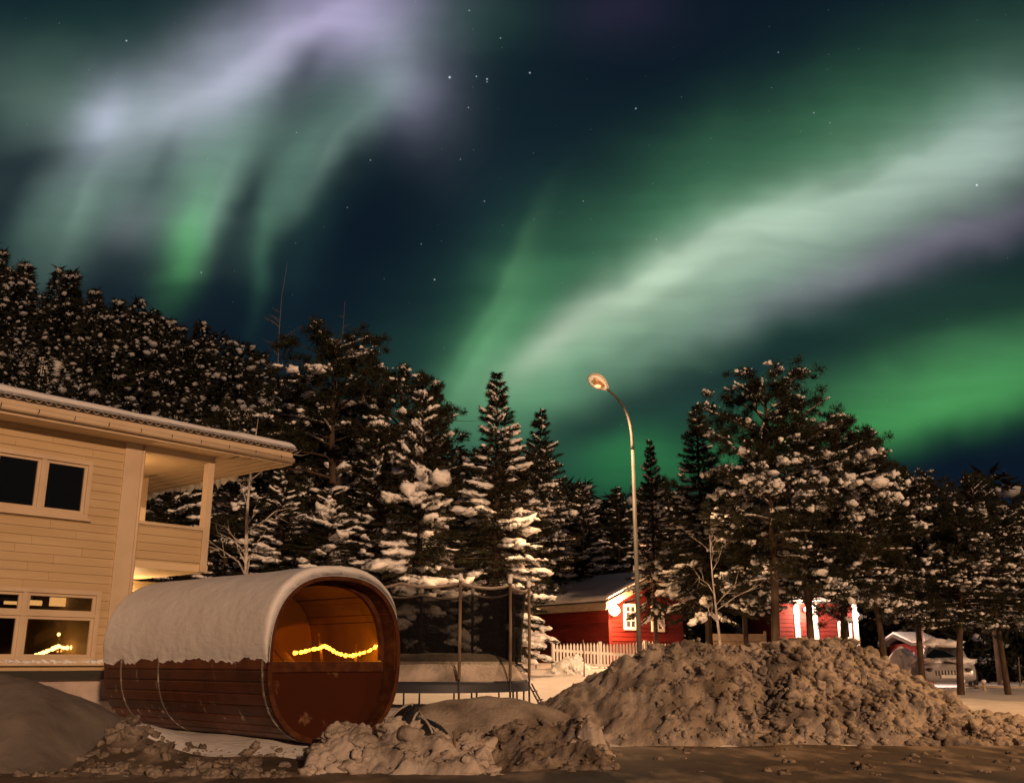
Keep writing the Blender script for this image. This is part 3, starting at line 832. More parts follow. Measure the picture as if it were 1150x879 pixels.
# snow cap: thick on top, ragged lower edge on the flank
nt_, nw = 90, 150
ws = np.linspace(-SLEN - .03, .045, nw)
TT = np.zeros((nw, nt_)); 
lo_r = R_(30) + (fbm(ws * 2.1, ws * 0, 21) - .47) * .25
lo_l = R_(182) + (fbm(ws * 3.0, ws * 0 + 5, 22) - .47) * .16 + (fbm(ws * 9.0, ws * 0 + 5, 23) - .5) * .13
Pout, Pin = np.zeros((nw, nt_, 3)), np.zeros((nw, nt_, 3))
for i, w in enumerate(ws):
    f = np.linspace(0, 1, nt_); th_ = R_(32) + R_(150) * f + (lo_r[i] - R_(32)) * (1 - f) ** 30 + (lo_l[i] - R_(182)) * f ** 30; edge = np.clip(np.minimum(f, 1 - f) / .10, 0, 1); edge = np.sqrt(1 - (1 - edge) ** 2)
    up = np.clip(np.sin(th_), 0, 1)
    t = (.022 + .115 * up ** .7) * edge
    fw = np.clip((ws[-1] - w) / .09, 0, 1); bw = np.clip((w - ws[0]) / .12, 0, 1)
    t = t * math.sqrt(1 - (1 - fw) ** 2) * math.sqrt(1 - (1 - bw) ** 2)
    t = t * (1 + .30 * (fbm(th_ * 2.2, th_ * 0 + w * 1.2, 31, 2) - .47)) + .006 * (vnoise(th_ * 14 + w * 4, th_ * 0 + w * 3, 33) - .5) * edge
    r = RAD + .009 + np.maximum(t, .0)
    Pout[i] = np.stack([SP(math.cos(x) * q, w, math.sin(x) * q) for x, q in zip(th_, r)])
    Pin[i] = np.stack([SP(math.cos(x) * (RAD + .003), w, math.sin(x) * (RAD + .003)) for x in th_])
f0 = grid_faces(nw, nt_); N0 = nw * nt_
per = [(i, 0) for i in range(nw)] + [(nw - 1, j) for j in range(1, nt_)] + [(i, nt_ - 1) for i in range(nw - 2, -1, -1)] + [(0, j) for j in range(nt_ - 2, 0, -1)]
pi_ = np.array([i * nt_ + j for i, j in per]); pn = np.roll(pi_, -1)
F = np.concatenate([f0, f0[:, ::-1] + N0, np.stack([pi_, pn, pn + N0, pi_ + N0], 1)])
link_mesh('snow_cap', np_mesh('snow_cap', np.concatenate([Pout.reshape(-1, 3), Pin.reshape(-1, 3)]), F, True), M['cap_snow'], sauna)
# the barrel is a little squarer than a circle: broad flat arch
for o_ in [q for q in bpy.data.objects if q.parent == sauna or (q.parent and q.parent.parent == sauna)]:
    if o_.type != 'MESH' or o_.name.startswith(('bench', 'brace', 'cradle')): continue
    Mx = origin_of(o_) if o_.parent == sauna else origin_of(o_.parent); base_ = origin_of(sauna); inv = base_.inverted()
    co = np.empty(len(o_.data.vertices) * 3, np.float32); o_.data.vertices.foreach_get('co', co); co = co.reshape(-1, 3)
    loc = np.array(sauna.location)
    d3 = co + loc - FC
    uu, zz_ = d3 @ SR, d3[:, 2]
    rr_ = np.hypot(uu, zz_) + 1e-9; n_ = 2.5
    S_ = 1 / (np.abs(uu / rr_) ** n_ + np.abs(zz_ / rr_) ** n_) ** (1 / n_)
    co = co + (S_ - 1)[:, None] * (uu[:, None] * SR[None] + zz_[:, None] * EZ[None])
    o_.data.vertices.foreach_set('co', co.astype(np.float32).ravel()); o_.data.update()
# string lights behind the amber glass
sp_ = lambda x, y, w: on_plane(x, y, SP(0, w, 0), SN)
pts = [(331, 731), (340, 730), (350, 727), (358, 726), (364, 723), (370, 726), (378, 731), (388, 734), (396, 734), (404, 732), (414, 729), (424, 723), (432, 719), (441, 714)]
string_of_lights('string_lights', 'sagging string of warm bulbs glowing behind the amber sauna window', [sp_(x, y, -.36) for x, y in pts], 44, BULB, r=.019)
for (x0, y0, x1, y1, lb) in [(358, 712, 364, 744, 'taller lit wooden post behind the amber sauna window'), (400, 724, 399, 744, 'short thin lit post behind the middle of the sauna window')]:
    a, b = sp_(x1, y1 + 6, -.40), sp_(x0, y0, -.40)
    a[2] = min(a[2], FC[2] - .2)
    t = thing('inner_post', lb, 'post', a)
    mb = MB(); mb.tube([a, b], [.022, .014], 8); mb.build('shaft', M['sauna_in'], t, smooth=True)
    V, F = ICO[1]; mb = MB(); mb.add(V * .02 + b, F); mb.build('cap', M['sauna_in'], t)
for (x, y, e) in [(345, 735, .75), (385, 740, .9), (410, 738, 1.3), (434, 728, 1.0)]:
    L = bpy.data.lights.new('string_glow', 'POINT'); L.energy = e; L.color = (1, .50, .12); L.shadow_soft_size = .12
    o = bpy.data.objects.new('string_glow', L); o.location = sp_(x, y, -.44); COL.objects.link(o)

# ------------------------------------------------------------------ trampoline
TC = at(492, 742, 21.5); TC[2] = 0; TR = 1.85
tz = float(ground(TC[0], TC[1])); FZ = .76
tramp = thing('trampoline', 'round garden trampoline with black safety net and snow heaped on its mat', 'trampoline', (TC[0], TC[1], tz))
def ring(mb, r, z, rad, n=64, nn=8, sag=None):
    pts = [TC + np.array([math.cos(2 * math.pi * k / n) * r, math.sin(2 * math.pi * k / n) * r, z + (sag(2 * math.pi * k / n) if sag else 0)]) for k in range(n + 1)]
    mb.tube(pts, rad, nn, caps=False)
mb = MB(); ring(mb, TR, FZ, .035); mb.build('frame', M['black'], tramp, smooth=True)
mb = MB(); n = 64
P = [[TC + np.array([math.cos(2 * math.pi * k / n) * r, math.sin(2 * math.pi * k / n) * r, z]) for k in range(n + 1)] for r, z in ((TR - .28, FZ + .03), (TR - .26, FZ + .07), (TR + .02, FZ + .07), (TR + .05, FZ + .0), (TR + .05, FZ - .14))]
mb.grid(P); mb.build('edge_pad', M['pad'], tramp, smooth=True)
mb = MB(); mb.prism([TC + np.array([math.cos(2 * math.pi * k / n) * (TR - .27), math.sin(2 * math.pi * k / n) * (TR - .27), FZ]) for k in range(n)], (0, 0, .02)); mb.build('mat', M['black'], tramp)
ang0 = R_(-73.6)
PT_ = FZ + 2.0
for k in range(10):
    if k == 9: continue
    a = ang0 + k * math.pi / 5; d_ = np.array([math.cos(a), math.sin(a), 0]); q = TC + d_ * (TR + .06)
    mb = MB(); mb.tube([q + EZ * (tz - .1), q + EZ * (FZ + .3)], .022, 8)
    mb.build('leg', M['black'], tramp, smooth=True)
    mb = MB(); mb.tube([q + EZ * (FZ + .12), q + EZ * (FZ + 1.0) + d_ * .01, q + EZ * (PT_ - .03)], .032, 10); po = mb.build('enclosure_pole', M['foam'], tramp, smooth=True)
    V, F = ICO[2]; mb = MB(); mb.add(V * np.array([.05, .05, .09]) + q + EZ * (PT_ + .03), F); mb.build('pole_cap', M['tree_snow'], po, smooth=True)
    a2 = a + R_(12); q2 = TC + np.array([math.cos(a2), math.sin(a2), 0]) * (TR - .02)
    mb = MB(); mb.tube([q2 + EZ * FZ, q2 + EZ * (tz - .1)], .020, 8); mb.build('leg', M['black'], tramp, smooth=True)
sagf = lambda t: -.09 * abs(math.sin((t - ang0) * 5)) ** .8
mb = MB(); ring(mb, TR + .02, PT_ - .08, .022, 120, 8, sagf); to = mb.build('top_rail', M['foam'], tramp, smooth=True)
mb = MB(); ring(mb, TR + .02, PT_ - .062, .024, 120, 8, sagf); mb.build('rail_snow', M['bank_snow'], to, smooth=True)
mb = MB(); n = 120
P = [[TC + np.array([math.cos(2 * math.pi * k / n) * r, math.sin(2 * math.pi * k / n) * r, z + s * sagf(2 * math.pi * k / n)]) for k in range(n + 1)] for r, z, s in ((TR - .10, FZ + .44, 0), (TR - .08, FZ + 1.0, .2), (TR - .0, PT_ - .09, 1))]
mb.grid(P); mb.build('safety_net', M['net'], tramp, smooth=True)
rr = np.linspace(0, TR - .03, 26); aa = np.linspace(0, 2 * math.pi, 73)
RR, AA = np.meshgrid(rr, aa, indexing='ij')
hh = .50 * np.clip(1 - (RR / (TR - .03)) ** 7, 0, 1) * (.8 + .5 * (fbm(RR * np.cos(AA) * .9 + 5, RR * np.sin(AA) * .9 + 5, 40))) + .0
V = np.stack([TC[0] + RR * np.cos(AA), TC[1] + RR * np.sin(AA), FZ + .045 + hh], -1).reshape(-1, 3)
link_mesh('mat_snow', np_mesh('mat_snow', V, grid_faces(26, 73), True), M['bank_snow'], tramp)
a = ang0 + R_(64); d_ = np.array([math.cos(a), math.sin(a), 0]); t_ = np.array([-d_[1], d_[0], 0])
lad = MB()
for s in (-1, 1): lad.tube([TC + d_ * (TR + .10) + t_ * s * .2 + EZ * FZ, TC + d_ * (TR + .42) + t_ * s * .2 + EZ * (tz - .1)], .018, 8)
for f in (.3, .65): lad.bar(TC + d_ * (TR + .10 + .32 * f) - t_ * .2 + EZ * (FZ + (tz - FZ) * f), TC + d_ * (TR + .10 + .32 * f) + t_ * .2 + EZ * (FZ + (tz - FZ) * f), .07, .02)
lad.build('ladder', M['black'], tramp)

# ------------------------------------------------------------------ street lamp
LB = at(715, 640, 27.0); LB[2] = float(ground(LB[0], LB[1]))
lamp = thing('street_lamp', 'tall thin curved street lamp with a teardrop head against the green sky', 'street lamp', LB)
zz = lambda py: at(715, py, 27.0)[2]
xx = lambda px, py: at(px, py, 27.0)[0]
mb = MB(); mb.tube([LB - EZ * .3, LB + EZ * 1.2, (LB[0], LB[1], zz(505))], [.070, .064, .050], 14); mb.build('pole', M['galv'], lamp, smooth=True)
mb = MB()
bz = [(LB[0], zz(506)), (LB[0], zz(470)), (xx(704, 456), zz(456)), (xx(681, 437.5), zz(437.5))]
arm = []
for i in range(17):
    t_ = i / 16; c_ = [(1 - t_) ** 3, 3 * t_ * (1 - t_) ** 2, 3 * t_ ** 2 * (1 - t_), t_ ** 3]
    arm.append(tuple(sum(c_[k] * bz[k][m] for k in range(4)) for m in (0, 1)))
mb.tube([(x, LB[1] - .0075 * i, z) for i, (x, z) in enumerate(arm)], [.049 - .001 * i for i in range(17)], 12); mb.build('arm', M['galv'], lamp, smooth=True)
hA = np.array([xx(682, 438), LB[1] - .12, zz(438)]); hB = np.array([xx(661, 425.5), LB[1] - .35, zz(425.5)])
ax = hB - hA; HL = np.linalg.norm(ax); ax /= HL
dn = np.array([-.25, -.62, -.75]); dn -= ax * np.dot(dn, ax); dn /= np.linalg.norm(dn)
sd = np.cross(ax, dn)
hc = (hA + hB) / 2
def egg(t, ph, k=1.0):   # teardrop outline along ax, ph = angle in the cross-section
    w = (math.sin(math.pi * t) ** .62) * (.55 + .45 * t) * .27 * k
    return hA + ax * HL * t + sd * math.cos(ph) * w + dn * math.sin(ph) * w
hd = MB(); P = [[egg(.02 + .96 * i / 14, math.pi + math.pi * j / 14) - dn * 0 for j in range(15)] for i in range(15)]; hd.grid(P)
ho = hd.build('lamp_head', M['lampglass'], lamp, smooth=True)
mb = MB(); rim = [egg(.02 + .96 * i / 20, 0) for i in range(21)] + [egg(.02 + .96 * i / 20, math.pi) for i in range(20, -1, -1)]
mb.tube(rim + [rim[0]], .030, 8); mb.build('rim', M['lampglass'], ho, smooth=True)
mb = MB(); P = [[egg(.06 + .88 * i / 14, math.pi * j / 14, .93) - dn * (.62 * float(np.dot(egg(.06 + .88 * i / 14, math.pi * j / 14, .93) - egg(.06 + .88 * i / 14, 0, .001), dn))) for j in range(15)] for i in range(15)]; mb.grid(P)
rf_ = emit('lit_reflector', (1.0, .72, .44), .42); rf_.node_tree.nodes['Principled BSDF'].inputs['Base Color'].default_value = (.7, .6, .45, 1)
mb.build('reflector', rf_, ho, smooth=True)
mb = MB(); P = [[egg(.20 + .62 * i / 14, math.pi * j / 14, .56) + dn * .015 for j in range(15)] for i in range(15)]; mb.grid(P)
mb.build('lens', mat('amber_lens', (.55, .28, .12), .25, noise=((.80, .60, .38), 7, 3, .45, .6, one)), ho, smooth=True)
V, F = ICO[2]; mb = MB(); mb.add(V * np.array([.10, .05, .05]) + hc + dn * .19, F); mb.build('bulb', emit('lamp_glow', (1.0, .60, .30), 1.2), ho, smooth=True)
L = bpy.data.lights.new('street_lamp_light', 'SPOT'); L.energy = 2800; L.color = (1, .55, .25); L.shadow_soft_size = .12; L.spot_size = R_(125); L.spot_blend = .6
o = bpy.data.objects.new('street_lamp_light', L); o.location = hc + dn * .4; o.rotation_euler = (0, 0, 0); COL.objects.link(o)

# a second lamp of the same row stands outside the frame and gilds the right hand side
def copy_tree(o, parent=None):
    c = o.copy(); COL.objects.link(c); c.parent = parent
    for ch in [q for q in list(bpy.data.objects) if q.parent == o]: copy_tree(ch, c)
    return c
lamp['group'] = 'street lamps along the road'
l2 = copy_tree(lamp); l2.location = (15.0, 14.2, float(ground(15.0, 14.2))); l2['label'] = 'roadside street lamp standing beyond the right end of the big snow pile'
L = bpy.data.lights.new('street_lamp_light', 'SPOT'); L.energy = 4200; L.color = (1, .48, .16); L.shadow_soft_size = .15; L.spot_size = R_(150); L.spot_blend = .5
o = bpy.data.objects.new('street_lamp_light', L); o.location = Vector(l2.location) + (Vector(tuple(hc + dn * .4)) - Vector(lamp.location)); COL.objects.link(o)

# ------------------------------------------------------------------ snow piles
def heap(name, label, crest, Yc, yf, yb, n, srange, clump_px=None, mtl='pile_snow', rough=.12, base_drop=.1, cat='snow pile', seed=0, sharp=1.0, flat=False, res=.05):
    r = np.random.default_rng(seed + 100)
    cx = np.array([at(px, py, Yc)[0] for px, py in crest]); cz = np.array([at(px, py, Yc)[2] for px, py in crest])
    xs = np.arange(cx.min(), cx.max() + res, res); ys = np.arange(Yc - yf, Yc + yb + res, res)
    X, Y = np.meshgrid(xs, ys, indexing='ij')
    g0 = ground(X, Y)
    top = np.interp(X, cx, cz); H = np.maximum(top - ground(X, X * 0 + Yc), 0)
    t = np.where(Y < Yc, (Yc - Y) / yf, (Y - Yc) / yb)
    t = t + (fbm(X * 1.6, Y * 1.6, seed + 3) - .47) * .35
    prof = np.clip(1 - np.clip(t, 0, 1) ** 1.5, 0, 1)
    ridged = np.abs(fbm(X * 2.2, Y * 2.2, seed + 7) - .47) * 2
    Z = g0 + H * prof + (ridged - .25) * rough * np.clip(H * 2, 0, 1) * sstep(0, .25, prof) + (fbm(X * 7, Y * 7, seed + 5) - .47) * rough * .7 * sstep(0, .2, prof) - base_drop * (1 - sstep(0, .12, prof))
    parts = [(np.stack([X, Y, Z], -1).reshape(-1, 3), None)]
    q = grid_faces(len(xs), len(ys)); tri = np.concatenate([q[:, [0, 1, 2]], q[:, [0, 2, 3]]])
    parts = [(parts[0][0], tri)]
    if n:
        ok = prof > .06
        idx = r.choice(np.flatnonzero(ok.ravel()), n)
        px_ = X.ravel()[idx]; keep = np.ones(n, bool)
        if clump_px is not None: keep = px_ > clump_px + r.normal(size=n) * .5
        idx = idx[keep]; n2 = len(idx)
        s = srange[0] + (srange[1] - srange[0]) * r.random(n2) ** 4.0
        s = s * (.5 + .5 * sstep(2.8, 5.0, X.ravel()[idx])) if clump_px is not None else s
        pos = np.stack([X.ravel()[idx], Y.ravel()[idx], Z.ravel()[idx] - s * .05], 1) + r.normal(size=(n2, 3)) * .02
        parts.append(lumps(LUMPS, pos, np.stack([s * r.uniform(.8, 1.3, n2), s * r.uniform(.8, 1.2, n2), s * r.uniform(.6, 1.0, n2)], 1), r.uniform(0, 6.28, n2), r.uniform(-.6, .6, n2), r))
    V, F = merge(parts)
    o = link_mesh(name, np_mesh(name, V, F, True), M[mtl])
    return tag(o, label, cat)
heap('snow_pile', 'long high ploughed pile of chunky snow in front of the right hand pines', [(575, 806), (610, 790), (650, 768), (690, 744), (715, 733), (745, 726), (775, 722), (800, 727), (830, 733), (860, 727), (885, 720), (930, 722), (960, 728), (990, 742), (1020, 760), (1050, 780), (1080, 798), (1105, 812), (1130, 829), (1145, 840)], 17.2, 2.2, 2.6, 8000, (.02, .13), clump_px=2.3, seed=1, rough=.26, res=.04)
heap('snow_bank', 'clumpy folded snow bank lying just in front of the sauna door end', [(346, 868), (356, 838), (372, 822), (400, 816), (430, 818), (470, 824), (505, 828), (535, 832), (552, 850), (560, 872)], 12.0, .75, 1.0, 220, (.02, .13), seed=2, rough=.34, mtl='bank_snow', res=.02)
heap('snow_bank', 'low ragged dark snow bank between the tarp bundle and the big pile', [(530, 838), (555, 818), (590, 810), (625, 818), (650, 806), (668, 812), (684, 850)], 13.0, 1.2, .9, 170, (.015, .09), seed=3, rough=.3, res=.025, mtl='rubble')
heap('snow_hump', 'smooth flat topped snow hump in front of the trampoline', [(455, 815), (474, 792), (500, 785), (545, 783), (590, 786), (625, 796), (655, 812), (670, 822)], 14.8, 1.0, 1.6, 0, (0, 0), seed=4, rough=.03, mtl='pile_snow', cat='snow hump')
heap('snow_bank', 'upright golden clod of snow standing at the foot of the big pile', [(640, 850), (648, 822), (660, 806), (674, 812), (684, 845)], 12.6, .5, .6, 60, (.02, .08), seed=6, rough=.2, res=.025, mtl='bank_snow')
n = 1000
pxs = rng.uniform(-30, 330, n); Ys = 11.0 + rng.random(n) ** 1.3 * 1.9
Xs = (pxs - 575) / 1140 * Ys; s = .012 + .085 * rng.random(n) ** 5
V, F = lumps(LUMPS, np.stack([Xs, Ys, ground(Xs, Ys) + s * .35], 1), np.stack([s * rng.uniform(.8, 1.3, n), s, s * rng.uniform(.6, 1, n)], 1), rng.uniform(0, 6.28, n), rng.uniform(-.5, .5, n))
o = link_mesh('snow_rubble', np_mesh('snow_rubble', V, F, True), M['rubble']); tag(o, 'loose snow rubble scattered along the road edge at the left', 'snow rubble', kind='stuff')
n = 420
pxs = rng.uniform(330, 1160, n); Ys = 11.2 + rng.random(n) * 3.6
Xs = (pxs - 575) / 1140 * Ys; s = .012 + .07 * rng.random(n) ** 5
V, F = lumps(LUMPS, np.stack([Xs, Ys, ground(Xs, Ys) + s * .35], 1), np.stack([s, s, s * .7], 1), rng.uniform(0, 6.28, n))
o = link_mesh('road_crumbs', np_mesh('road_crumbs', V, F, True), M['rubble']); tag(o, 'small snow crumbs strewn over the brown road', 'snow crumbs', kind='stuff')

heap('snow_drift', 'smooth snow drift at the left edge beneath the house, shadow painted into its colour', [(-120, 775), (-60, 758), (0, 757), (35, 763), (65, 776), (90, 793), (110, 812), (125, 830)], 12.6, 1.5, 1.8, 0, (0, 0), seed=7, rough=.05, mtl='shaded_snow', cat='snow drift')  # its shade is in the snow colour, nothing casts it
# dark tarp bundle half buried in the snow
TB = at(470, 822, 13.35); TB[2] = float(ground(TB[0], TB[1]))
tarp = thing('tarp_bundle', 'black tarp bundle with pale straps half buried in snow beside the sauna', 'bundle', TB)
def dome(u, v_):
    r = .43 + .03 * math.sin(5 * u) + .02 * math.sin(3 * u + 1)
    return TB + np.array([math.cos(u) * math.cos(v_) * r * 1.0, math.sin(u) * math.cos(v_) * r * .9, math.sin(v_) * r * .95 + .02 - .10 * math.cos(u)])
mb = MB(); mb.grid([[dome(2 * math.pi * k / 40, -.25 + (math.pi / 2 + .25) * j / 14) for j in range(15)] for k in range(41)]); mb.build('cover', M['tarp'], tarp, smooth=True)
for (u0, tw) in ((.35, .9), (1.0, 1.2), (1.75, 1.0)):
    mb = MB(); pts = []
    for k in range(17):
        vv = -.2 + (math.pi + .4) * k / 16
        u = -u0 + (0 if vv < math.pi / 2 else 0); p = dome(u, vv) if vv <= math.pi / 2 else dome(u + math.pi, math.pi - vv)
        pts.append(TB + (p - TB) * 1.025)
    mb.tube(pts, .016, 6); mb.build('strap', M['strap'], tarp, smooth=True)
# stakes
for (px, y0, y1, Y, lb) in [(510, 822, 872, 11.9, 'thin dark stake standing at the end of the clumpy snow bank'), (601, 715, 752, 33, 'thin dark snow stake standing left of the white picket fence'), (655, 719, 750, 31, 'thin dark snow stake in front of the white picket fence'), (1144, 738, 770, 36, 'thin pale stake by the rail fence under the outermost pine')]:
    a = at(px, y0, Y); b = at(px + 1, y1, Y); b[2] = min(b[2], float(ground(b[0], Y))) - .1
    t = thing('snow_stake', lb, 'stake', b)
    mb = MB(); mb.tube([b, (a + b) / 2 + np.array([.01, 0, 0]), a], [.022, .020, .016], 8); mb.build('shaft', M['stick'], t, smooth=True)
    V, F = ICO[1]; mb = MB(); mb.add(V * .026 + a, F); mb.build('tip', M['stick'], t)

# ------------------------------------------------------------------ red house with the wall lamp
RC = at(684, 720, 36.0); RC[2] = float(ground(RC[0], RC[1])) - .1
gd = np.array([.80, .60, 0]); sdv = np.array([-.60, .80, 0]); nf = np.array([.60, -.80, 0])
GW, GL = 3.75, 7.0
ez0 = at(684, 674, 36.0)[2] - RC[2]
def RP(a, b, z): return RC + gd * a + sdv * b + EZ * z
rh = thing('red_house', 'small red wooden house with a lit wall lamp and white trimmed windows', 'house', RC)
def rbox(mb, a0, a1, b0, b1, z0, z1): mb.box(RP((a0 + a1) / 2, (b0 + b1) / 2, (z0 + z1) / 2), (a1 - a0, b1 - b0, z1 - z0), gd, sdv, EZ)
AP = .80
mb = MB(); poly = [RP(0, 0, -.3), RP(GW, 0, -.3), RP(GW, 0, ez0), RP(GW / 2, 0, ez0 + AP), RP(0, 0, ez0)]
mb.prism(poly, sdv * GL)
z = 0.0
while z < ez0 + AP - .1:      # lapped boards on both faces in view
    h = min(z + .16, ez0 + AP)
    wd = 0 if z < ez0 else (z + .16 - ez0) / AP * GW / 2
    if GW - 2 * wd > .2:
        mb.prism([RP(wd, -.003, z), RP(wd, -.028, z), RP(wd, -.008, h), RP(wd, -.003, h)], gd * (GW - 2 * wd))
    if z < ez0 - .05: mb.prism([RP(-.003, 0, z), RP(-.028, 0, z), RP(-.008, 0, h), RP(-.003, 0, h)], sdv * GL)
    z += .16
wl_ = mb.build('wall', M['red'], rh)
slope = AP / (GW / 2); OV = .55
def roof_slab(mb, t0, t1, side, b0, b1):
    pts = []
    e = -OV if side < 0 else GW + OV
    ez = ez0 - OV * slope
    c = GW / 2
    pts = [RP(e, b0, ez + t0), RP(c, b0, ez0 + AP + t0), RP(c, b0, ez0 + AP + t1), RP(e, b0, ez + t1)]
    mb.prism(pts, sdv * (b1 - b0))
mb = MB(); roof_slab(mb, .05, .14, -1, -.5, GL + .4); roof_slab(mb, .052, .138, 1, -.498, GL + .398); ro2 = mb.build('roof', M['roof_sheet'], rh)
mb = MB(); roof_slab(mb, .145, .38, -1, -.52, GL + .4); roof_slab(mb, .146, .37, 1, -.515, GL + .4); mb.build('roof_snow', M['snow'], ro2, bevel=.10)
mb = MB()
for side in (-1, 1):
    e = -OV - .02 if side < 0 else GW + OV + .02
    poly = [RP(e, -.53, ez0 - OV * slope - .12), RP(GW / 2, -.53, ez0 + AP - .08), RP(GW / 2, -.53, ez0 + AP + .14), RP(e, -.53, ez0 - OV * slope + .13)]
    mb.prism(poly, sdv * (.03 if side < 0 else .026))
mb.build('bargeboard', M['trim'], ro2)
mb = MB(); rbox(mb, -OV - .03, -OV - .003, -.49, GL + .4, ez0 - OV * slope - .13, ez0 - OV * slope + .13); mb.build('fascia', M['plank'], ro2)
mb = MB(); rbox(mb, -.035, .09, -.045, -.03, 0, ez0); mb.build('corner_board', M['red'], rh)
for (px0, px1, y0, y1) in [(700, 714, 678, 707), (731, 744, 681, 709)]:
    p0 = on_plane(px0, y1, RC, nf) - RC; p1 = on_plane(px1, y0, RC, nf) - RC
    a0, a1 = float(np.dot(p0, gd)), float(np.dot(p1, gd)); z0, z1 = float(p0[2]), float(p1[2])
    fr = MB(); T = .11
    for q in [(a0, a1, z1 - T, z1), (a0, a1, z0, z0 + T), (a0, a0 + T, z0 + T, z1 - T), (a1 - T, a1, z0 + T, z1 - T)]: rbox(fr, q[0], q[1], -.075, -.03, q[2], q[3])
    fo = fr.build('window', M['white'], rh)
    mb = MB(); rbox(mb, a0 + T, a1 - T, -.05, -.031, z0 + T, z1 - T); mb.build('pane', mat('night_pane', (.05, .045, .04), .1), fo)
    mb = MB(); c = (a0 + a1) / 2; rbox(mb, c - .025, c + .025, -.068, -.051, z0 + T, z1 - T)
    for f in (.36, .68): rbox(mb, a0 + T, c - .026, -.068, -.051, z0 + (z1 - z0) * f - .02, z0 + (z1 - z0) * f + .02); rbox(mb, c + .026, a1 - T, -.068, -.051, z0 + (z1 - z0) * f - .02, z0 + (z1 - z0) * f + .02)
    mb.build('glazing_bars', M['white'], fo)
wp = on_plane(690, 685, RC + nf * .30, nf)
wlamp = thing('wall_lamp', 'bright round wall lamp by the corner of the red house', 'lamp', wp)
V, F = ICO[3]; mb = MB(); mb.add(V * .19 + wp, F); mb.build('globe', emit('wall_lamp_glow', (1.0, .56, .26), 16), wlamp, smooth=True)
mb = MB(); mb.bar(wp - nf * .15, wp - nf * .27, .05); mb.bar(wp - nf * .24, wp - nf * .268, .16, .2); mb.build('bracket', M['black'], wlamp)
L = bpy.data.lights.new('wall_lamp_light', 'POINT'); L.energy = 750; L.color = (1, .46, .20); L.shadow_soft_size = .12
o = bpy.data.objects.new('wall_lamp_light', L); o.location = wp + nf * .35; COL.objects.link(o)

# white picket fence
def picket_fence(name, label, p0, p1, h, gap=.12, w=.066):
    p0, p1 = np.array(p0), np.array(p1); L = np.linalg.norm((p1 - p0)[:2]); d_ = (p1 - p0) / L; d_[2] = 0
    t = thing(name, label, 'fence', p0)
    n = int(L / gap)
    nn = np.array([d_[1], -d_[0], 0])
    gz = lambda q: float(ground(q[0], q[1]))
    for k in range(n + 1):
        q = p0 + d_ * (L * k / n); z0 = gz(q)
        if k % 14 == 0:
            mb = MB(); mb.box(np.array([q[0], q[1], z0 + h / 2 + .0]) - nn * .06, (.1, .1, h + .2), d_, nn); mb.build('post', M['white'], t)
        mb = MB(); b = np.array([q[0], q[1], z0 + .06])
        mb.prism([b - d_ * w / 2, b + d_ * w / 2, b + d_ * w / 2 + EZ * (h - .08), b + EZ * h, b - d_ * w / 2 + EZ * (h - .08)], nn * .022)
        mb.build('picket', M['white'], t)
    for f in (.25, .78):
        mb = MB(); mb.bar([p0[0], p0[1], gz(p0) + h * f] - nn * .02, [p1[0], p1[1], gz(p1) + h * f] - nn * .02, .03, .09); mb.build('rail', M['white'], t)
    return t
q0, q1 = at(622, 744, 33.5), at(800, 740, 35.5)
picket_fence('picket_fence', 'white picket fence in front of the red house gable', q0, q1, .74)
# grey snow heap in front of it
heap('snow_heap', 'small pale grey snow heap leaning against the white picket fence', [(622, 748), (630, 740), (640, 737), (652, 741), (662, 749)], 32.2, .8, .9, 30, (.05, .2), seed=9, rough=.1, mtl='snow', cat='snow heap')

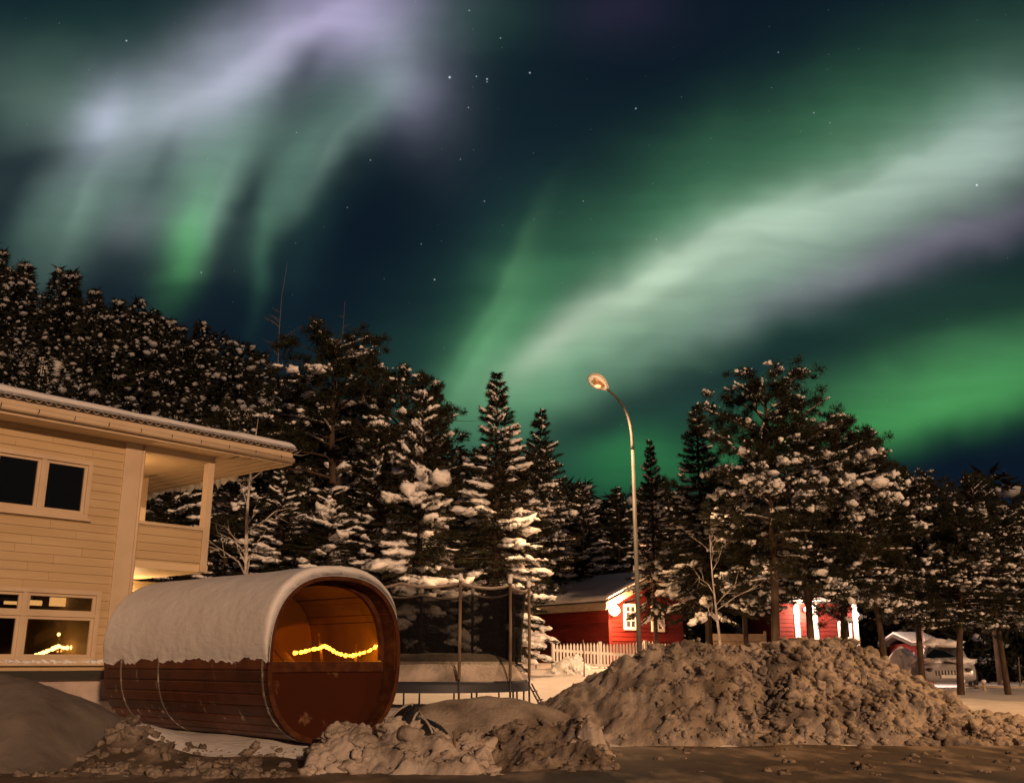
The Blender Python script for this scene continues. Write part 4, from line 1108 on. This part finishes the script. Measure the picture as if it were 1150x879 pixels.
# ------------------------------------------------------------------ red cottage, shed, car, fences at the right, seen between the trunks
def cottage(name, label, pxl, pxr, ytop, Y, depth, roof_label=None, win=(), boards=(), ap=1.1, sn=.3):
    c0 = at(pxl, 740, Y); c1 = at(pxr, 740, Y); g = float(ground((c0[0] + c1[0]) / 2, Y)) - .1
    x0, x1 = c0[0], c1[0]; ze = at(pxl, ytop, Y)[2]
    t = thing(name, label, 'house', ((x0 + x1) / 2, Y, g))
    mb = MB(); mb.box(((x0 + x1) / 2, Y + depth / 2, (g + ze) / 2), (x1 - x0, depth, ze - g))
    z = g
    while z < ze - .05:
        h = min(z + .18, ze); mb.prism([(x0, Y - .003, z), (x0, Y - .03, z), (x0, Y - .008, h), (x0, Y - .003, h)], (x1 - x0, 0, 0)); z += .18
    mb.build('wall', M['red'], t)
    mb = MB(); mb.prism([(x0 - .4, Y - .5, ze - .1), (x0 - .4, Y + depth / 2, ze + ap), (x0 - .4, Y + depth + .5, ze - .1), (x0 - .4, Y + depth + .5, ze), (x0 - .4, Y + depth / 2, ze + ap + .12), (x0 - .4, Y - .5, ze)], (x1 - x0 + .8, 0, 0)); r_ = mb.build('roof', M['roof_sheet'], t)
    mb = MB(); mb.prism([(x0 - .38, Y - .52, ze + .01), (x0 - .38, Y + depth / 2, ze + ap + .13), (x0 - .38, Y + depth + .5, ze + .01), (x0 - .38, Y + depth + .5, ze + sn), (x0 - .38, Y + depth / 2, ze + ap + .12 + sn), (x0 - .38, Y - .52, ze + sn)], (x1 - x0 + .76, 0, 0)); mb.build('roof_snow', M['snow'], r_, bevel=.03)
    for px in boards:
        x = at(px, 740, Y)[0]; mb = MB(); mb.box((x, Y - .045, (g + ze) / 2), (.22, .03, ze - g - .02)); mb.build('trim_board', M['white'], t)
    for (a, b, u_, l) in win:
        p, q = at(a, u_, Y), at(b, l, Y)
        mb = MB(); T = .12
        for (s0, s1, v0, v1) in [(p[0], q[0], p[2] - T, p[2]), (p[0], q[0], q[2], q[2] + T), (p[0], p[0] + T, q[2] + T, p[2] - T), (q[0] - T, q[0], q[2] + T, p[2] - T)]: mb.box(((s0 + s1) / 2, Y - .055, (v0 + v1) / 2), (s1 - s0, .05, v1 - v0))
        fo = mb.build('window', M['white'], t)
        mb = MB(); mb.box(((p[0] + q[0]) / 2, Y - .04, (p[2] + q[2]) / 2), (q[0] - p[0] - 2 * T, .012, p[2] - q[2] - 2 * T)); mb.build('pane', M['dark_glass'], fo)
    return t
cottage('red_cottage', 'red cottage with white trim brightly lit behind the tall pines', 872, 966, 676, 46.0, 5, win=[(940, 957, 697, 718)], boards=(874, 898, 919, 964))
cottage('red_shed', 'narrow red shed seen between trunks beside the snow covered car', 1030, 1046, 722, 44.0, 3, boards=(), ap=.3, sn=.1)
def wlight(px, py, Y, e, col, nm, label):
    p = at(px, py, Y)
    t = thing('wall_lamp', label, 'lamp', p)
    V, F = ICO[2]; mb = MB(); mb.add(V * .10 + p, F); mb.build('globe', emit(nm, col, 12), t, smooth=True)
    mb = MB(); mb.bar(p + np.array([0, .08, 0]), p + np.array([0, .28, 0]), .04); mb.build('bracket', M['black'], t)
    L = bpy.data.lights.new(nm + '_light', 'POINT'); L.energy = e; L.color = col; L.shadow_soft_size = .12
    o = bpy.data.objects.new(nm + '_light', L); o.location = p - np.array([0, .3, 0]); COL.objects.link(o)
wlight(905, 684, 45.7, 650, (1, .62, .42), 'cottage_lamp', 'glaring wall lamp on the red cottage behind the pines')
wlight(1048, 728, 41.0, 260, (1, .66, .52), 'shed_lamp', 'glaring lamp on the red shed that lights the parked car')
wlight(962, 690, 45.7, 160, (1, .66, .5), 'cottage_side_lamp', 'second wall lamp at the window end of the red cottage')
# parked car, nose to the camera, snow on roof and bonnet
CG = at(1063, 764, 37.0); cz = float(ground(CG[0], CG[1]))
car = thing('parked_car', 'silver car parked nose on with snow on its bonnet and roof', 'car', (CG[0], CG[1], cz), R_(-20))
def cgrid(sections, n=10):
    mb = MB(); rings = []
    for (y, w, z0, z1, r) in sections:
        ring_ = []
        for k in range(24):
            a = 2 * math.pi * k / 24; c, s = math.cos(a), math.sin(a)
            e = .35
            ring_.append((math.copysign(abs(c) ** e, c) * w / 2, y, (z0 + z1) / 2 + math.copysign(abs(s) ** e, s) * (z1 - z0) / 2))
        rings.append(ring_)
    V = [p for r in rings for p in r]; F = []
    for i in range(len(rings) - 1):
        for k in range(24): F.append((i * 24 + k, i * 24 + (k + 1) % 24, (i + 1) * 24 + (k + 1) % 24, (i + 1) * 24 + k))
    F.append(tuple(range(24))); F.append(tuple((len(rings) - 1) * 24 + k for k in range(24)))
    mb.add(V, F); return mb
cgrid([(-2.1, 1.5, .35, .62, 0), (-2.0, 1.7, .25, .78, 0), (-1.2, 1.78, .22, .90, 0), (-.7, 1.8, .22, .95, 0), (1.4, 1.8, .22, .98, 0), (2.0, 1.7, .25, .95, 0), (2.1, 1.55, .35, .85, 0)]).build('body', M['carpaint'], car, smooth=True, world_space=False)
cgrid([(-.75, 1.5, .85, .98, 0), (-.1, 1.32, .85, 1.40, 0), (.9, 1.32, .85, 1.45, 0), (1.7, 1.4, .85, 1.05, 0)]).build('cabin', M['carpaint'], car, smooth=True, world_space=False)
mb = MB(); mb.prism([(-.62, -.70, 1.0), (.62, -.70, 1.0), (.52, -.13, 1.38), (-.52, -.13, 1.38)], (0, -.02, .012)); mb.build('windscreen', M['dark_glass'], car, world_space=False)
mb = MB()
for k in range(9): mb.box((-.40 + .10 * k, -2.11, .52), (.025, .03, .17))
mb.build('grille', M['black'], car, world_space=False)
for s in (-1, 1):
    V, F = ICO[2]; mb = MB(); mb.add(V * np.array([.17, .06, .09]) + np.array([s * .60, -2.05, .60]), F); mb.build('headlight', M['pane'], car, smooth=True, world_space=False)
    for y in (-1.3, 1.35):
        mb = MB(); mb.tube([(s * .80, y, .31), (s * .92, y, .31)], .31, 20); w_ = mb.build('wheel', M['rubber'], car, world_space=False)
        mb = MB(); mb.tube([(s * .90, y, .31), (s * .93, y, .31)], .19, 16); o = mb.build('rim', M['galv'], w_, world_space=False)
mb = MB(); mb.box((0, -2.13, .40), (.50, .02, .11)); mb.build('number_plate', M['white'], car, world_space=False)
V, F = lumps(LUMP1, [(0, .4, 1.50), (.25, .6, 1.5), (-.3, .3, 1.5)], [(.60, .75, .16), (.4, .6, .15), (.35, .55, .15)]); link_mesh('roof_snow', np_mesh('roof_snow', V, F, True), M['tree_snow'], car, False)
V, F = lumps(LUMP1, [(0, -1.35, .93), (.35, -1.4, .90), (-.35, -1.3, .90)], [(.72, .62, .10), (.45, .6, .10), (.45, .6, .10)]); link_mesh('bonnet_snow', np_mesh('bonnet_snow', V, F, True), M['tree_snow'], car, False)
# snow heaps near the car, pale wall, plank fence, rail fence
heap('snow_heap', 'tall pale pink snow heap between two trunks left of the parked car', [(990, 752), (1000, 735), (1010, 724), (1020, 728), (1028, 742), (1034, 756)], 39, 1.2, 1.4, 40, (.06, .3), seed=12, rough=.12, mtl='snow', cat='snow heap')
def plank_fence(name, label, a, b, h, n=4, mt='plank'):
    a, b = np.array(a, float), np.array(b, float); L = np.linalg.norm(b - a); d_ = (b - a) / L; nn = np.array([d_[1], -d_[0], 0])
    t = thing(name, label, 'fence', a)
    for k in range(n):
        mb = MB(); zz_ = h * (k + .5) / n; mb.bar(a + EZ * zz_, b + EZ * zz_, .03, h / n - .015); mb.build('board', M[mt], t)
    m_ = max(2, int(L / 1.8) + 1)
    for k in range(m_):
        q = a + d_ * L * k / (m_ - 1); mb = MB(); mb.box(q - nn * .06 + EZ * (h / 2), (.09, .08, h + .2), d_, nn); mb.build('post', M[mt], t)
a = at(800, 745, 39.0); b = at(862, 745, 39.5); a[2] = b[2] = float(ground(a[0], 39)) - .05
plank_fence('plank_fence', 'pale yellowish plank fence behind the big pile left of the trunks', a, b, at(830, 711, 39)[2] - a[2], 6)
a = at(1082, 770, 33.5); b = at(1175, 770, 33.5); a[2] = float(ground(a[0], 33.5)); b[2] = float(ground(b[0], 33.5))
t = thing('rail_fence', 'low weathered rail fence below the right hand trees', 'fence', a)
d_ = (b - a) / np.linalg.norm(b - a)
for k in range(5):
    q = a + (b - a) * k / 4; mb = MB(); mb.tube([q - EZ * .2, q + EZ * .30], .05, 8); mb.build('post', M['plank'], t, smooth=True)
    V, F = ICO[2]; mb = MB(); mb.add(V * np.array([.08, .08, .06]) + q + EZ * .31, F); mb.build('snow_tuft', M['tree_snow'], t, smooth=True)
for z in (.16,):
    mb = MB(); mb.tube([a + EZ * z, (a + b) / 2 + EZ * (z - .03), b + EZ * z], .04, 8); mb.build('rail', M['plank'], t, smooth=True)
# ------------------------------------------------------------------ conifers
def blades(p, d, L, w, r):
    """thin triangular needles / sprigs from p along d"""
    n = len(p)
    side = np.cross(d, r.normal(size=(n, 3))); side /= np.linalg.norm(side, axis=1, keepdims=True) + 1e-9
    V = np.stack([p + side * w[:, None], p - side * w[:, None], p + d * L[:, None]], 1).reshape(-1, 3)
    return V, np.arange(3 * n).reshape(-1, 3)
def norm(v_): return v_ / (np.linalg.norm(v_, axis=-1, keepdims=True) + 1e-9)
def spruce_mesh(H, R, seed, base=.08, snow=1.0, dens=1.0, taper=.85, droop=.35, big=1.0):
    r = np.random.default_rng(seed)
    tr = MB()
    bend = r.normal(size=2) * .02; ph1, ph2 = r.uniform(0, 6.28, 2)
    ctr = lambda z: np.array([bend[0] * math.sin(z * .6) * 2, bend[1] * math.sin(z * .5 + 1) * 2, z])
    zs = np.linspace(-.4, H, 14)
    tr.tube([ctr(z) for z in zs], [max(.012, .015 + H * .013 * (1 - max(z, 0) / H) ** .9) for z in zs], 8)
    bp, bd, bl, bw = [], [], [], []
    sp_, ss, sa, st = [], [], [], []
    z = H * base
    while z < H - .05:
        f = (z - H * base) / (H * (1 - base))
        rad = R * (1 - f) ** taper * (.55 + .45 * min(1, f * 6 + .4)) + .08
        nb = int(r.integers(5, 8))
        a0 = r.uniform(0, 6.28)
        for k in range(nb):
            a = a0 + 2 * math.pi * k / nb + r.normal() * .2
            L = rad * r.uniform(.62, 1.12)
            out = np.array([math.cos(a), math.sin(a), 0.]); sd_ = np.array([-out[1], out[0], 0])
            rise = .55 * f ** 1.5 - .05
            m = 7
            ts = np.linspace(0, 1, m)
            cz = z + r.uniform(-.1, .1) + L * (rise * ts - droop * (1.2 - f) * ts ** 2 + .16 * ts ** 4)
            wob = r.normal() * .12
            pts = ctr(z)[None, :] * [1, 1, 0] + out[None, :] * (L * ts)[:, None] + sd_[None, :] * (wob * L * ts ** 2)[:, None]; pts[:, 2] = cz
            if L > .25: tr.tube([pts[0], pts[3], pts[6]], [.010 + .011 * L, .007 + .006 * L, .004], 4, caps=False)
            n = int((50 + 150 * L) * dens)
            t = r.uniform(.08, 1, n) ** .8
            P = np.stack([np.interp(t, ts, pts[:, i]) for i in range(3)], 1)
            s = np.where(r.random(n) < .5, -1, 1)
            spread = L * .30 * (1.05 - t) * r.random(n) + .02
            P = P + sd_ * (s * spread)[:, None] + np.array([0, 0, 1]) * (-(spread * .35) - r.random(n) * .05)[:, None]
            D = norm(out * r.uniform(.35, 1, n)[:, None] + sd_ * (s * r.uniform(.15, .9, n))[:, None] + np.array([0, 0, 1]) * r.uniform(-.75, .25, n)[:, None])
            bp.append(P); bd.append(D); bl.append(r.uniform(.08, .22, n)); bw.append(r.uniform(.008, .020, n))
            # snow pads along the bough
            fld = math.sin(a * 1.7 + ph1) + math.sin(z * 1.9 + ph2 + a) + .9 * math.sin(z * 3.3 - 2.1 * a + ph1) + 1.5 * (snow - .55)
            if L > .12 and r.random() < np.clip(.32 + .40 * fld, .10, .95):
                ns = 5 + int(r.integers(0, 5)) + int(L * 5.0)
                t0 = r.uniform(.2, .6); tt = np.linspace(t0, r.uniform(.85, 1.04), ns) + r.normal(size=ns) * .04; tt = np.clip(tt, .1, 1.03)
                Q = np.stack([np.interp(tt, ts, pts[:, i]) for i in range(3)], 1)
                off = (r.random(ns) - .5) * L * .42 * (1.1 - tt)
                Q = Q + sd_ * off[:, None]; Q[:, 2] += .02 - np.abs(off) * .3
                sz = (.024 + .075 * r.random(ns) ** 2.6 * min(1.3, L)) * big * (.55 + .7 * snow) * np.clip(.75 + .28 * fld, .5, 1.5)
                sl = math.atan2(cz[-1] - cz[2], L * .7)
                sp_.append(Q); ss.append(np.stack([sz * r.uniform(1.0, 1.9, ns), sz * r.uniform(.75, 1.2, ns), sz * r.uniform(.45, .75, ns)], 1))
                sa.append(np.full(ns, a) + r.normal(size=ns) * .4); st.append(np.full(ns, -sl) + r.normal(size=ns) * .2)
        z += H * .022 + .035 + r.uniform(0, .05)
    # leader
    n = 50; t = r.random(n); P = np.stack([np.zeros(n) + ctr(H)[0], np.zeros(n) + ctr(H)[1], H - .5 * t], 1)
    D = norm(r.normal(size=(n, 3)) + [0, 0, 1.2]); bp.append(P); bd.append(D); bl.append(r.uniform(.06, .18, n) * (.4 + t)); bw.append(np.full(n, .014))
    V, F = blades(np.concatenate(bp), np.concatenate(bd), np.concatenate(bl), np.concatenate(bw), r)
    sV, sF = lumps(LUMP1, np.concatenate(sp_), np.concatenate(ss), np.concatenate(sa), np.concatenate(st), r)
    return tr, (V, F), (sV, sF)
def pine_mesh(H, R, seed, base=.28, snow=1.0, dens=1.0, stems=1, crownpow=.55, limbs=44, snowtop=.5, clus=1.0):
    r = np.random.default_rng(seed)
    ph1, ph2 = r.uniform(0, 6.28, 2)
    tr = MB(); bp, bd, bl, bw = [], [], [], []; sp_, ss, sa, st = [], [], [], []
    for s_ in range(stems):
        b0 = np.array([r.normal() * .35, r.normal() * .35, 0]) if stems > 1 else np.zeros(3)
        lean = r.normal(size=2) * .03
        Hs = H * (1 if s_ == 0 else r.uniform(.82, .95))
        ctr = lambda z: b0 + np.array([lean[0] * z + .08 * math.sin(z * .7 + s_), lean[1] * z + .08 * math.cos(z * .5 + s_), z])
        zs = np.linspace(-.4, Hs, 16)
        tr.tube([ctr(z) for z in zs], [max(.02, .03 + Hs * .013 * (1 - max(z, 0) / Hs) ** .8) for z in zs], 9)
        nl = limbs // stems
        for k in range(nl):
            f = (k + r.uniform(-.4, .4)) / nl; f = min(max(f, 0), 1)
            z = Hs * (base + (1 - base) * f ** .9 * .98)
            rad = R * (math.sin(math.pi * (.20 + .78 * f)) ** crownpow)
            a = k * 2.4 + r.normal() * .35
            L = rad * r.uniform(.65, 1.12)
            out = np.array([math.cos(a), math.sin(a), 0.]); sd_ = np.array([-out[1], out[0], 0])
            m = 8; ts = np.linspace(0, 1, m)
            low = 1 - f
            cz = z + L * ((.10 + .55 * f) * ts - (.62 * low) * ts ** 2 + .30 * low * ts ** 3)
            wob = r.normal() * .25; wob2 = r.normal() * .10
            pts = ctr(z)[None] * [1, 1, 0] + out * (L * ts)[:, None] + sd_ * (L * (wob * ts ** 2 + wob2 * np.sin(ts * 5)))[:, None]; pts[:, 2] = cz
            tr.tube(pts[[0, 2, 4, 5, 7]], [.012 + .016 * L, .010 + .011 * L, .008 + .006 * L, .012, .006], 5, caps=False)
            # snow line along the bare limb
            if r.random() < snow * .8:
                ns = int(3 + L * 5); tt = np.linspace(.12, .95, ns) + r.normal(size=ns) * .02
                Q = np.stack([np.interp(tt, ts, pts[:, i]) for i in range(3)], 1); Q[:, 2] += .02 + .008 * L
                sl = np.interp(tt, ts, np.gradient(cz, L * ts + 1e-6))
                sp_.append(Q); ss.append(np.stack([np.full(ns, .55 * L / ns), r.uniform(.020, .045, ns), r.uniform(.015, .035, ns)], 1)); sa.append(np.full(ns, a) + wob * .9 * tt); st.append(-np.arctan(sl))
            nc = int(4 + L * 4.6)
            for c in range(nc):
                t = r.uniform(.35, 1.05)
                q = np.array([np.interp(min(t, 1), ts, pts[:, i]) for i in range(3)])
                o = sd_ * r.normal() * L * .20 + np.array([0, 0, 1]) * (r.normal() * .14 + .04) + out * r.normal() * .12
                e = q + o
                tr.tube([q, (q + e) / 2 + r.normal(size=3) * .03, e], [.010, .007, .004], 4, caps=False)
                cr = r.uniform(.18, .36) * clus
                n = int(170 * dens * clus)
                dirs = norm(r.normal(size=(n, 3)) * [1, 1, .75] + [0, 0, .25] + out * .35)
                bp.append(e + dirs * (cr * r.uniform(0, .75, n))[:, None]); bd.append(norm(dirs + r.normal(size=(n, 3)) * .35)); bl.append(cr * r.uniform(.25, .52, n)); bw.append(r.uniform(.007, .015, n))
                fld = math.sin(a * 1.9 + ph1) + math.sin(e[2] * 1.6 + ph2) + .8 * math.sin(e[0] * 2.2 + e[1] * 1.7 + ph1)
                if r.random() < np.clip(snow * (snowtop if f > .6 else .8) * (.62 + .38 * fld), .05, .95):
                    ns = int(r.integers(3, 10))
                    Q = e + r.normal(size=(ns, 3)) * cr * [.45, .45, .1] + [0, 0, cr * .35]
                    sz = cr * (.09 + .33 * r.random(ns) ** 2.8) * (1.0 if f < .7 else .6) * (1 + .18 * fld)
                    sp_.append(Q); ss.append(np.stack([sz * r.uniform(.9, 1.6, ns), sz * r.uniform(.8, 1.2, ns), sz * r.uniform(.5, .85, ns)], 1)); sa.append(r.uniform(0, 6.28, ns)); st.append(r.normal(size=ns) * .35)
    V, F = blades(np.concatenate(bp), np.concatenate(bd), np.concatenate(bl), np.concatenate(bw), r)
    sV, sF = lumps(LUMP1, np.concatenate(sp_), np.concatenate(ss), np.concatenate(sa), np.concatenate(st), r)
    return tr, (V, F), (sV, sF)
def make_meshes(fn, **k):
    tr, nd, sn = fn(**k)
    me = bpy.data.meshes.new('trunk'); me.from_pydata(tr.v, [], tr.f); me.polygons.foreach_set('use_smooth', [True] * len(me.polygons)); me.materials.append(M['bark'])
    c = np_mesh('crown', *nd); c.materials.append(M['needles'])
    s = np_mesh('snow_pads', *sn, True); s.materials.append(M['tree_snow'])
    return me, c, s, max(float(np.max(nd[0][:, 2])), float(np.max(sn[0][:, 2])))
TEMPL = {
 'spruce_a': make_meshes(spruce_mesh, H=10, R=2.1, seed=11, snow=.85, big=1.25),
 'spruce_b': make_meshes(spruce_mesh, H=10, R=2.3, seed=12, snow=.7, big=1.1),
 'spruce_c': make_meshes(spruce_mesh, H=10, R=1.7, seed=13, snow=.6, big=1.0),
 'spruce_laden': make_meshes(spruce_mesh, H=10, R=2.3, seed=14, snow=1.0, big=1.45, taper=.7),
 'spruce_dark': make_meshes(spruce_mesh, H=10, R=2.0, seed=15, snow=.22, big=.8),
 'spruce_high': make_meshes(spruce_mesh, H=10, R=1.9, seed=16, snow=.75, big=1.1, base=.24),
 'pine_a': make_meshes(pine_mesh, H=10, R=2.75, seed=21, base=.33, snow=.8, stems=2, limbs=96, crownpow=.5, clus=1.0),
 'pine_b': make_meshes(pine_mesh, H=10, R=2.6, seed=22, base=.30, snow=.6, limbs=52),
 'pine_c': make_meshes(pine_mesh, H=10, R=2.4, seed=23, base=.36, snow=.62, limbs=48, crownpow=.7),
 'pine_d': make_meshes(pine_mesh, H=10, R=2.8, seed=24, base=.36, snow=.8, limbs=54, snowtop=.8),
}
def tree(name, label, tp, px, ytop, Y, rz, group=None, wide=1.0):
    me, c, s, H = TEMPL[tp]
    top = at(px, ytop, Y); gz = float(ground(top[0], Y))
    k = (top[2] - gz) / H
    root = thing(name, label, 'tree', (top[0], Y, gz), rz, group)
    root.scale = (k * wide, k * wide, k)
    for n, m in (('trunk', me), ('crown', c), ('snow_pads', s)):
        o = bpy.data.objects.new(n, m); COL.objects.link(o); o.parent = root
        if n == 'snow_pads': o['kind'] = 'stuff'
    return root
W_ = 'snowy conifers in the wood behind the buildings'
T_ = [
 ('pine_tree', 'tall dark pine rising highest above the sauna, behind the bare birch', 'pine_b', 392, 362, 35, 0.3, 1.15),
 ('pine_tree', 'dark pine with few snow pads just right of the tallest pine behind the sauna', 'pine_c', 436, 404, 36, 1.2, 1.0),
 ('spruce_tree', 'dark pointed spruce tip showing behind the most snow laden tree', 'spruce_dark', 490, 430, 38, .5, 1.0),
 ('spruce_tree', 'spruce most heavily laden with warm lit snow above the trampoline', 'spruce_laden', 476, 437, 29, 2.2, 1.05),
 ('spruce_tree', 'tall pointed spruce between the laden one and the shorter spruce left of the street lamp', 'spruce_a', 558, 417, 30, .2, 1.05),
 ('spruce_tree', 'shorter pointed spruce rising behind the dark roof of the red house', 'spruce_b', 607, 457, 41, 3.3, 1.05),
 ('spruce_tree', 'slim little spruce just behind the street lamp pole', 'spruce_high', 729, 492, 33.5, 1.0, .72),
 ('spruce_tree', 'pointed spruce between the street lamp and the broad pine', 'spruce_high', 782, 452, 31, 4.0, 1.0),
 ('pine_tree', 'broad round topped pine, biggest tree right of the street lamp', 'pine_a', 876, 407, 28, .9, 1.0),
 ('pine_tree', 'slender pine standing close behind the broad round topped pine', 'pine_c', 925, 455, 30, 2.0, .95),
 ('pine_tree', 'snow tufted pine directly right of the broad round topped pine', 'pine_d', 968, 490, 28.5, 5.0, .9),
 ('pine_tree', 'low bushy pine with golden lit snow left of the parked car', 'pine_d', 1012, 528, 30, 2.6, 1.0),
 ('pine_tree', 'dark round crowned pine behind the golden lit ones', 'pine_b', 1014, 518, 41, 4.4, .9),
 ('pine_tree', 'snow flecked pine above the parked car', 'pine_c', 1056, 560, 29, 1.7, 1.25),
 ('pine_tree', 'dark bare topped pine poking out above the right hand trees', 'pine_b', 1094, 528, 42, 0.1, .8),
 ('pine_tree', 'golden lit snowy pine above the low rail fence', 'pine_d', 1103, 562, 29.5, 3.9, 1.15),
 ('pine_tree', 'pine cut by the frame at the far right above the rail fence', 'pine_c', 1142, 560, 31, 5.5, 1.15),
 ('pine_tree', 'dark pine behind the red house gable, low between the slim and the pointed spruce', 'pine_d', 752, 530, 45, .6, .9),
 ('pine_tree', 'dense snowy pine in the gap between the pointed spruces', 'pine_d', 585, 500, 37, 1.6, 1.0),
 ('pine_tree', 'snow dotted pine left of the tallest pine, over the balcony roof corner', 'pine_c', 345, 425, 38, 2.9, 1.05),
 ('spruce_tree', 'low snow covered spruce right above the sauna roof', 'spruce_laden', 372, 545, 29, 5.1, 1.5),
 ('spruce_tree', 'snowy spruce filling the gap between tallest pine and laden spruce', 'spruce_b', 425, 480, 31, 0.7, 1.1),
 ('spruce_tree', 'snowy spruce seen through the balcony opening', 'spruce_b', 205, 470, 33, 4.9, 1.2),
 ('pine_tree', 'pine behind the far roof corner of the yellow house', 'pine_d', 262, 452, 36, 3.1, 1.1),
 ('spruce_tree', 'low spruce beside the frosted birch, behind the balcony post', 'spruce_a', 318, 520, 31, 1.1, 1.35),
 ('spruce_tree', 'small dim spruce in the dark gap left of the street lamp', 'spruce_b', 652, 540, 40, 2.4, 1.2),
 ('spruce_tree', 'dim spruce behind the ridge of the red house', 'spruce_c', 690, 545, 44, 3.7, 1.4),
 ('pine_tree', 'shaggy low pine over the plank fence, left of the broad pine', 'pine_d', 826, 520, 32, 0.4, .9),
]
for (nm, lb, tp, px, yt, Y, rz, wd) in T_: tree(nm, lb, tp, px, yt, Y, rz, W_, wd)

# bare birches: one frosted and branching beside the balcony, tall thin ones in front of the sky
def birch(label, px, ytop, Y, seed, thick, nb, spread, bend=0.0, mt='birch', lo=.25):
    r = np.random.default_rng(seed); top = at(px, ytop, Y); g0 = float(ground(top[0], Y)); H = top[2] - g0
    t = thing('bare_birch', label, 'tree', (top[0], Y, g0))
    mb = MB(); zs = np.linspace(-.2, H, 12); ph = r.uniform(0, 6)
    ctr = lambda z: np.array([.04 * math.sin(z * .9 + ph) * 2 + bend * (z / H) ** 2, .05 * math.cos(z * .7 + ph), z])
    mb.tube([ctr(z) for z in zs], [max(.006, thick * (1 - .92 * max(z, 0) / H)) for z in zs], 8)
    mb.build('trunk', M[mt], t, smooth=True, world_space=False)
    mb = MB()
    for k in range(nb):
        z = H * r.uniform(lo, .95); a = r.uniform(0, 6.28); L = spread * (1 - .7 * z / H) * r.uniform(.6, 1.3)
        out = np.array([math.cos(a), math.sin(a) * .6, 0.]); p0 = ctr(z)
        pts = [p0 + out * L * s + EZ * L * (.75 * s - .25 * s * s) + r.normal(size=3) * .03 * L for s in (0, .3, .6, 1)]; pts[0] = p0
        w = thick * .35 * (1 - .6 * z / H)
        mb.tube(pts, [w, w * .8, w * .55, w * .2], 5, caps=False)
        for j in range(5):
            s = r.uniform(.3, 1); q = p0 + (pts[-1] - p0) * s; e = q + norm(out + r.normal(size=3) * .7 + [0, 0, .5]) * L * .35 * r.uniform(.4, 1)
            mb.tube([q, (q + e) / 2 + r.normal(size=3) * .02, e], [w * .45, w * .3, w * .1], 4, caps=False)
    mb.build('branches', M[mt], t, world_space=False)
birch('frosted bare birch with pale branches next to the balcony', 289, 470, 24, 3, .085, 16, 2.2)
birch('thin tall bare birch silhouetted against the sky left of the tallest pine', 312, 296, 37, 5, .05, 26, 1.6, .4, 'stick', .4)
birch('bare twiggy birch top just over the tallest pine', 380, 338, 38, 8, .05, 22, 1.4, .2, 'stick', .5)
birch('bare crooked branch tree standing beside the broad pine', 800, 600, 27, 12, .05, 8, 2.6)

# ------------------------------------------------------------------ wooded hillside: countless small trees, one mass
def hill_tree(seed):
    r = np.random.default_rng(seed); H, R = 9.0, r.uniform(1.5, 2.3); kind = r.random()
    n = 900; f = r.random(n) ** 1.25 * .95 + .03; prof = R * ((1 - f) ** .7 if kind < .6 else np.sin(np.pi * (.15 + .82 * f)) ** .6)
    a = r.uniform(0, 6.28, n); rr = prof * np.sqrt(r.uniform(.2, 1, n))
    P = np.stack([np.cos(a) * rr, np.sin(a) * rr, f * H], 1)
    D = norm(np.stack([np.cos(a), np.sin(a), r.uniform(-.6, .4, n)], 1) + r.normal(size=(n, 3)) * .4)
    V, F = blades(P, D, r.uniform(.5, 1.0, n), r.uniform(.06, .16, n), r)
    m = int(r.integers(55, 90)); f = r.random(m) * .93 + .03; prof = R * ((1 - f) ** .7 if kind < .6 else np.sin(np.pi * (.15 + .82 * f)) ** .6)
    a = r.uniform(0, 6.28, m); rr = prof * r.uniform(.7, 1.05, m)
    s = .09 + .29 * r.random(m) ** 2.2
    sv = lumps(LUMP0, np.stack([np.cos(a) * rr, np.sin(a) * rr, f * H + .1], 1), np.stack([s * 1.3, s, s * .7], 1), a, r.normal(size=m) * .3, r)
    tk = blades(np.zeros((3, 3)), np.tile([[0, 0, 1.]], (3, 1)), np.full(3, H), np.full(3, .12), r)
    return merge([(V, F), tk]), sv
HT = [hill_tree(200 + i) for i in range(8)]
nv, sv = [], []
def put(x, y, k, w):
    (V, F), (S, G) = HT[rng.integers(0, 8)]
    a = rng.uniform(0, 6.28); c, s = math.cos(a), math.sin(a); Rm = np.array([[c, s, 0], [-s, c, 0], [0, 0, 1]]) * [w, w, k]
    o = np.array([x, y, float(ground(x, y)) - .2])
    nv.append((V @ Rm + o, F)); sv.append((S @ Rm + o, G))
cnt = 0
for y in np.arange(50, 128, 3.6):
    for az in np.arange(-.62, .62, 3.3 / y):
        if rng.random() < .14: continue
        a = az + rng.normal() * .9 / y; yy = y + rng.normal() * 1.1
        k = rng.uniform(.55, 1.2); put(a * yy, yy, k, k * rng.uniform(.9, 1.2)); cnt += 1
print('hill trees', cnt)
V, F = merge(nv); o = link_mesh('wooded_hillside', np_mesh('wooded_hillside', V, F), M['hill_needles']); tag(o, 'dark snow flecked forest covering the hillside behind everything', 'forest', kind='stuff')
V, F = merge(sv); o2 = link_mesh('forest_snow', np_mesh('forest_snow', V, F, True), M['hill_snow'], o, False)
